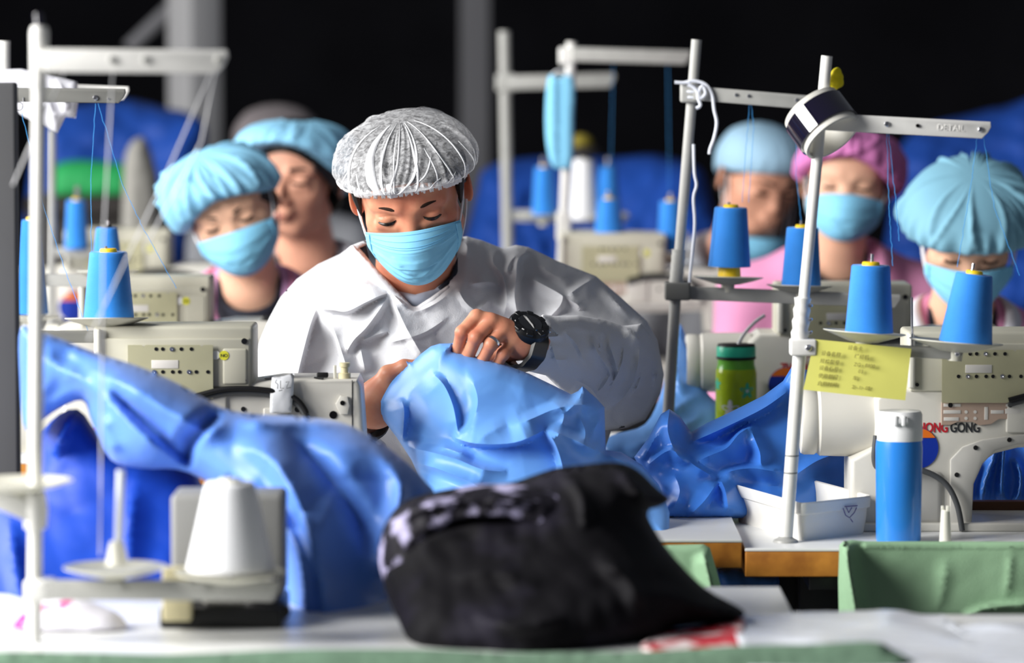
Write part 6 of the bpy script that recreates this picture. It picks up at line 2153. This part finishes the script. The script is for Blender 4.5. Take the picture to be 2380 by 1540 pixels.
cloth('blue_gown', 'blue fabric bunched behind the near white stand pole, shade painted into its colour', 'gown', 'gown_blue_shaded', group='blue gowns', res=12, bulge=0.05, R=70, back=0.04,
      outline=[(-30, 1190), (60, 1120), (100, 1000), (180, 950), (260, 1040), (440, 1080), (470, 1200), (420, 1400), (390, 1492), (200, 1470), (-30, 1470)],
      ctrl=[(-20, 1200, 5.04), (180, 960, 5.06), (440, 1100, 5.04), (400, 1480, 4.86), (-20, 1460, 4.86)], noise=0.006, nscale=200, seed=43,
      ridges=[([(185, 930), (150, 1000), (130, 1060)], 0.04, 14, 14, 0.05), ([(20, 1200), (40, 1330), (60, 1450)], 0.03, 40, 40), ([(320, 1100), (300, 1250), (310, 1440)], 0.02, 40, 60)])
cloth('blue_gown', 'small light blue fold lying beside the flowered bundle', 'gown', 'gown_blue_near', group='blue gowns', res=8, bulge=0.02, R=18, back=0.02,
      outline=[(318, 1446), (340, 1438), (384, 1442), (392, 1470), (350, 1478), (320, 1474)], ctrl=[(318, 1460, 4.62), (350, 1445, 4.66), (390, 1470, 4.60)])

# black jacket with printed lining
jk = thing('black_jacket', 'crumpled black jacket with violet printed lining heaped in the foreground', 'jacket', (P(1250, 1500, 4.55).x, 4.6, ZT))
relief_obj('jacket_body', 'jacket_black', jk, res=10, bulge=0.11, R=130, back=0.08,
      outline=[(884, 1270), (905, 1200), (960, 1156), (1090, 1128), (1180, 1122), (1250, 1100), (1295, 1086), (1350, 1080), (1430, 1074), (1480, 1090), (1530, 1136), (1556, 1160), (1530, 1178), (1508, 1186), (1514, 1215), (1560, 1285), (1640, 1366), (1730, 1420),
               (1690, 1442), (1570, 1458), (1524, 1492), (1400, 1518), (1250, 1534), (1100, 1522), (970, 1506), (925, 1440), (892, 1360)],
      ctrl=[(890, 1300, 4.66), (1100, 1130, 4.74), (1430, 1080, 4.72), (1550, 1160, 4.72), (1720, 1420, 4.60), (1250, 1530, 4.44), (960, 1500, 4.48), (1200, 1320, 4.60)], noise=0.006, nscale=180, seed=51,
      ridges=[([(940, 1300), (1000, 1250), (1100, 1225), (1200, 1235)], 0.025, 60, 20), ([(1100, 1430), (1200, 1460), (1320, 1440)], 0.03, 30, 30), ([(1380, 1300), (1450, 1340), (1500, 1420)], 0.03, 40, 40), ([(1300, 1100), (1350, 1150), (1360, 1230)], 0.03, 20, 30), ([(1430, 1080), (1470, 1130), (1510, 1180)], 0.03, 30, 24), ([(1040, 1340), (1140, 1330), (1260, 1360)], 0.02, 40, 30)])
relief_obj('printed_lining', 'jacket_print', jk, res=9, bulge=0.03, R=40, back=0.02,
      outline=[(880, 1280), (896, 1215), (940, 1168), (1010, 1146), (1100, 1128), (1200, 1126), (1290, 1136), (1345, 1160), (1348, 1215), (1310, 1255), (1262, 1240), (1212, 1212), (1130, 1206), (1050, 1220), (985, 1262), (960, 1320), (945, 1390), (905, 1380), (886, 1330)],
      ctrl=[(885, 1300, 4.62), (940, 1170, 4.62), (1100, 1135, 4.63), (1340, 1170, 4.61), (1310, 1250, 4.57), (1130, 1205, 4.57), (960, 1320, 4.58), (920, 1380, 4.60)], noise=0.004, nscale=70, seed=52,
      ridges=[([(900, 1230), (960, 1190), (1060, 1165), (1180, 1165), (1300, 1180)], 0.02, 20, 20)])

# white cloth over the far arm at upper left
cloth('white_cloth', 'white cloth draped over the dark arm at the upper left corner', 'cloth', 'coat_white', res=8, bulge=0.012, R=24, back=0.012, smooth_out=False,
      outline=[(-30, 162), (50, 160), (110, 172), (180, 190), (182, 236), (176, 274), (152, 272), (134, 309), (108, 296), (60, 274), (20, 250), (-30, 205)],
      ctrl=[(-20, 180, 6.50), (100, 175, 6.49), (180, 200, 6.49), (130, 300, 6.48), (20, 240, 6.49)], noise=0.002, nscale=60, seed=55, ridges=[([(60, 165), (110, 230), (130, 300)], 0.012, 14, 20), ([(130, 180), (150, 230), (152, 272)], 0.012, 14, 14)])

# green cloth troughs hung on the table edges
cloth('cloth_trough', 'green cloth trough hung on the table edge below the thermos', 'cloth trough', 'cloth_green', group='green cloth troughs', res=8, bulge=0.012, R=20, back=0.05, smooth_out=False,
      outline=[(1951, 1266), (1960, 1257), (1980, 1254), (2010, 1257), (2420, 1258), (2420, 1450), (2230, 1440), (2010, 1446), (1950, 1448), (1948, 1350)],
      ctrl=[(1955, 1260, 5.33), (2400, 1260, 5.33), (1955, 1440, 5.31), (2400, 1440, 5.33), (2150, 1350, 5.335)], seed=61, noise=0.0012, nscale=160,
      ridges=[([(1966, 1262), (1974, 1330), (1986, 1400), (1992, 1445)], 0.060, 26, 36, 0.0), ([(2420, 1266), (2010, 1266)], 0.012, 8, 8, 0.0), ([(2350, 1270), (2345, 1350), (2330, 1400)], 0.003, 20, 20), ([(2230, 1432), (2300, 1412), (2380, 1405), (2420, 1410)], 0.018, 30, 12, 0.05), ([(2200, 1290), (2190, 1380), (2170, 1430)], 0.004, 30, 30)])
cloth('cloth_trough', 'green cloth trough end showing beside the black jacket', 'cloth trough', 'cloth_green', group='green cloth troughs', res=7, bulge=0.012, R=18, back=0.05, smooth_out=False,
      outline=[(1300, 1266), (1540, 1266), (1635, 1264), (1650, 1272), (1664, 1320), (1684, 1392), (1640, 1450), (1300, 1450)],
      ctrl=[(1310, 1270, 5.33), (1640, 1270, 5.33), (1680, 1390, 5.32), (1320, 1440, 5.33)], seed=62, noise=0.0014, nscale=110,
      ridges=[([(1632, 1280), (1646, 1330), (1660, 1400)], 0.035, 34, 24, 0.1)])
# near green cloth along the bottom border
cloth('cloth_trough', 'blurred grey green cloth along the bottom border of the picture', 'cloth trough', 'cloth_green_dark', group='green cloth troughs', res=12, bulge=0.02, R=18, back=0.02,
      outline=[(-40, 1520), (200, 1516), (400, 1520), (700, 1508), (1000, 1508), (1200, 1516), (1500, 1512), (1700, 1500), (1900, 1496), (2020, 1490), (2070, 1506), (2092, 1560), (1500, 1600), (600, 1600), (-40, 1600)],
      ctrl=[(-30, 1530, 4.27), (1000, 1525, 4.27), (2050, 1510, 4.27), (1000, 1590, 4.24)], noise=0.002, nscale=60, seed=63)

# red and white packet, clear film, flowered bundle
cloth('paper_packet', 'red and white printed packet lying at the bottom beside the film', 'packet', 'pack_red', res=8, bulge=0.012, R=20, back=0.006,
      outline=[(1490, 1508), (1510, 1480), (1540, 1466), (1600, 1456), (1690, 1440), (1730, 1438), (1725, 1490), (1700, 1520), (1560, 1522)],
      ctrl=[(1490, 1508, 4.39), (1600, 1456, 4.54), (1720, 1440, 4.57), (1700, 1515, 4.38)], noise=0.002, nscale=60, seed=64)
fx_, fy_ = np.meshgrid(np.linspace(0.25, 1.22, 110), np.linspace(4.15, 4.655, 64), indexing='ij')
edge_y = np.where(fx_ > P(2210, 1440, 4.6).x, 4.545, 4.655 - 0.02 * np.abs(np.sin(fx_ * 9)))
fy_ = 4.15 + (fy_ - 4.15) / 0.505 * (edge_y - 4.15)
fq = np.stack([fx_.ravel() * 1000, fy_.ravel() * 1000], -1)
fz_ = 0.7525 + 0.0055 + 0.0045 * facets(fq, 77, 70) + 0.0012 * crumple(fq, 78, 60)
fz_ = np.maximum(fz_, 0.7522).reshape(fx_.shape)
fi, fj = np.meshgrid(np.arange(109), np.arange(63), indexing='ij')
fQ = np.stack([fi * 64 + fj, (fi + 1) * 64 + fj, (fi + 1) * 64 + fj + 1, fi * 64 + fj + 1], -1).reshape(-1, 4)
pf = link('plastic_film', mesh_np('plastic_film', np.stack([fx_, fy_, fz_], -1).reshape(-1, 3), [fQ], angle=180), 'film_white')
props(pf, 'crinkled white plastic film spread over the near right table', 'plastic film')
md = pf.modifiers.new('thickness', 'SOLIDIFY')
md.thickness = 0.0008
md.offset = 1
fb = Field(axis(P(20, 0, 4.57).x, P(310, 0, 4.57).x, 0.003), axis(4.50, 4.66, 0.003), axis(ZT + 0.002, ZT + 0.08, 0.003))
for (px, py, rx, ry, rz) in ((110, 1450, 0.034, 0.03, 0.026), (165, 1440, 0.036, 0.03, 0.026), (225, 1455, 0.032, 0.03, 0.022), (70, 1462, 0.022, 0.025, 0.016), (262, 1470, 0.018, 0.024, 0.012), (150, 1474, 0.05, 0.034, 0.012)):
    fb.ell(P(px, py, 4.57), (rx, ry, rz), k=0.012)
fo_ = link('flowered_bundle', fb.mesh('flowered_bundle'), 'floral')
props(fo_, 'small white bundle printed with pink flowers at the bottom left', 'bundle')

# things under the tables on the right
cloth('plastic_bag', 'blue plastic bag hanging under the right table edge', 'bag', 'gown_blue_deep', res=8, bulge=0.03, R=30, back=0.03,
      outline=[(1668, 1322), (1760, 1330), (1810, 1340), (1800, 1400), (1770, 1460), (1700, 1470), (1680, 1400)], ctrl=[(1670, 1330, 5.62), (1800, 1350, 5.62), (1740, 1460, 5.60)], noise=0.006, nscale=70, seed=71)
mo = thing('machine_motor', 'dark motor box under the right sewing table', 'motor', (P(1850, 1500, 5.75).x, 5.75, 0.35))
MB().box((P(1850, 1400, 5.75).x, 5.75, 0.59), (0.11, 0.12, 0.2), 0.015).build('housing', 'machine_black', mo)
MB().tube([(P(1920, 1400, 5.75).x - 0.02, 5.72, 0.60), (P(1920, 1400, 5.75).x + 0.03, 5.72, 0.60)], 0.045, 24).build('pulley', 'machine_black', mo)
MB().box((P(1850, 1400, 5.75).x, 5.75, 0.695), (0.03, 0.08, 0.03), 0.003).build('bracket', 'leg_metal', mo)

# ---------------------------------------------------------------- far piles
for (lab, cat, m, ol, ct, sd) in (
    ('far heap of blue fabric against the wall at upper left', 'fabric heap', 'blue_far', [(80, 330), (120, 270), (200, 240), (300, 232), (380, 250), (440, 262), (480, 300), (470, 420), (440, 690), (80, 690)], [(100, 300, 11.0), (300, 240, 11.1), (460, 300, 11.0), (300, 600, 10.9)], 81),
    ('far heap of blue fabric between the man and the slanting pole', 'fabric heap', 'blue_far', [(1110, 440), (1140, 385), (1220, 368), (1330, 362), (1430, 366), (1520, 360), (1600, 380), (1640, 430), (1640, 690), (1110, 690)], [(1130, 400, 10.6), (1400, 370, 10.7), (1620, 420, 10.6), (1400, 680, 10.4)], 82),
    ('far heap of dark blue fabric at the right border', 'fabric heap', 'blue_far', [(2080, 420), (2100, 330), (2160, 290), (2250, 268), (2330, 250), (2440, 262), (2440, 700), (2080, 700)], [(2090, 350, 11.0), (2300, 260, 11.1), (2430, 300, 11.0), (2300, 680, 10.8)], 83)):
    cloth('fabric_heap', lab, cat, m, res=14, bulge=0.12, R=90, back=0.1, outline=ol, ctrl=ct, noise=0.03, nscale=140, seed=sd, group='far fabric heaps')
cloth('green_bag', 'far bright green bag in front of the upper left heap', 'bag', 'green_far', res=12, bulge=0.05, R=40, back=0.05, outline=[(118, 440), (122, 390), (170, 372), (240, 376), (300, 384), (312, 430), (308, 462), (118, 462)], ctrl=[(120, 400, 10.4), (300, 400, 10.4), (200, 455, 10.38)], noise=0.01, nscale=60, seed=84)
cloth('white_sack', 'far pale sack leaning right of the green bag', 'sack', 'sack_pale', res=12, bulge=0.05, R=30, back=0.05, outline=[(288, 400), (300, 340), (322, 320), (342, 330), (368, 420), (372, 520), (372, 670), (288, 670)], ctrl=[(300, 350, 10.1), (360, 420, 10.1), (330, 640, 10.0)], noise=0.006, nscale=60, seed=85)
cr = thing('dark_crate', 'dark crate under the far green bag', 'crate', (P(215, 600, 10.45).x, 10.45, 0.79))
cz = P(200, 456, 10.3).z
MB().box((P(230, 500, 10.45).x, 10.45, (0.79 + cz) / 2), (0.34, 0.3, cz - 0.79), 0.006).build('crate_body', 'crate_dark', cr)
MB().box((P(230, 500, 10.45).x, 10.29, cz - 0.03), (0.34, 0.03, 0.03), 0.004).build('crate_rim', 'crate_dark', cr)
hat = thing('peaked_hat', 'small black and yellow hat perched on the far white cone', 'hat', P(1356, 366, 9.2))
hb = Field(axis(P(1300, 0, 9.2).x, P(1412, 0, 9.2).x, 0.003), axis(9.10, 9.30, 0.003), axis(P(0, 380, 9.2).z, P(0, 290, 9.2).z, 0.003))
hb.ell(P(1356, 352, 9.2), (0.040, 0.055, 0.015), k=0.01)
link('brim', hb.mesh('brim'), 'crate_dark', hat)
hb = Field(axis(P(1300, 0, 9.2).x, P(1412, 0, 9.2).x, 0.003), axis(9.10, 9.30, 0.003), axis(P(0, 380, 9.2).z, P(0, 290, 9.2).z, 0.003))
hb.ell(P(1350, 332, 9.2), (0.030, 0.035, 0.022), k=0.01)
link('crown', hb.mesh('crown'), 'cap_yellow', hat)
table(-0.3, 0.75, 10.15, 10.75, ZT, 'farthest table under the blue heap in the middle', legs=True)
table(-1.75, -0.84, 9.9, 11.2, 0.79, 'low far table under the green bag and blue heap', legs=True)
table(0.95, 1.9, 10.5, 11.1, 0.70, 'far table under the dark blue heap on the right', legs=True)
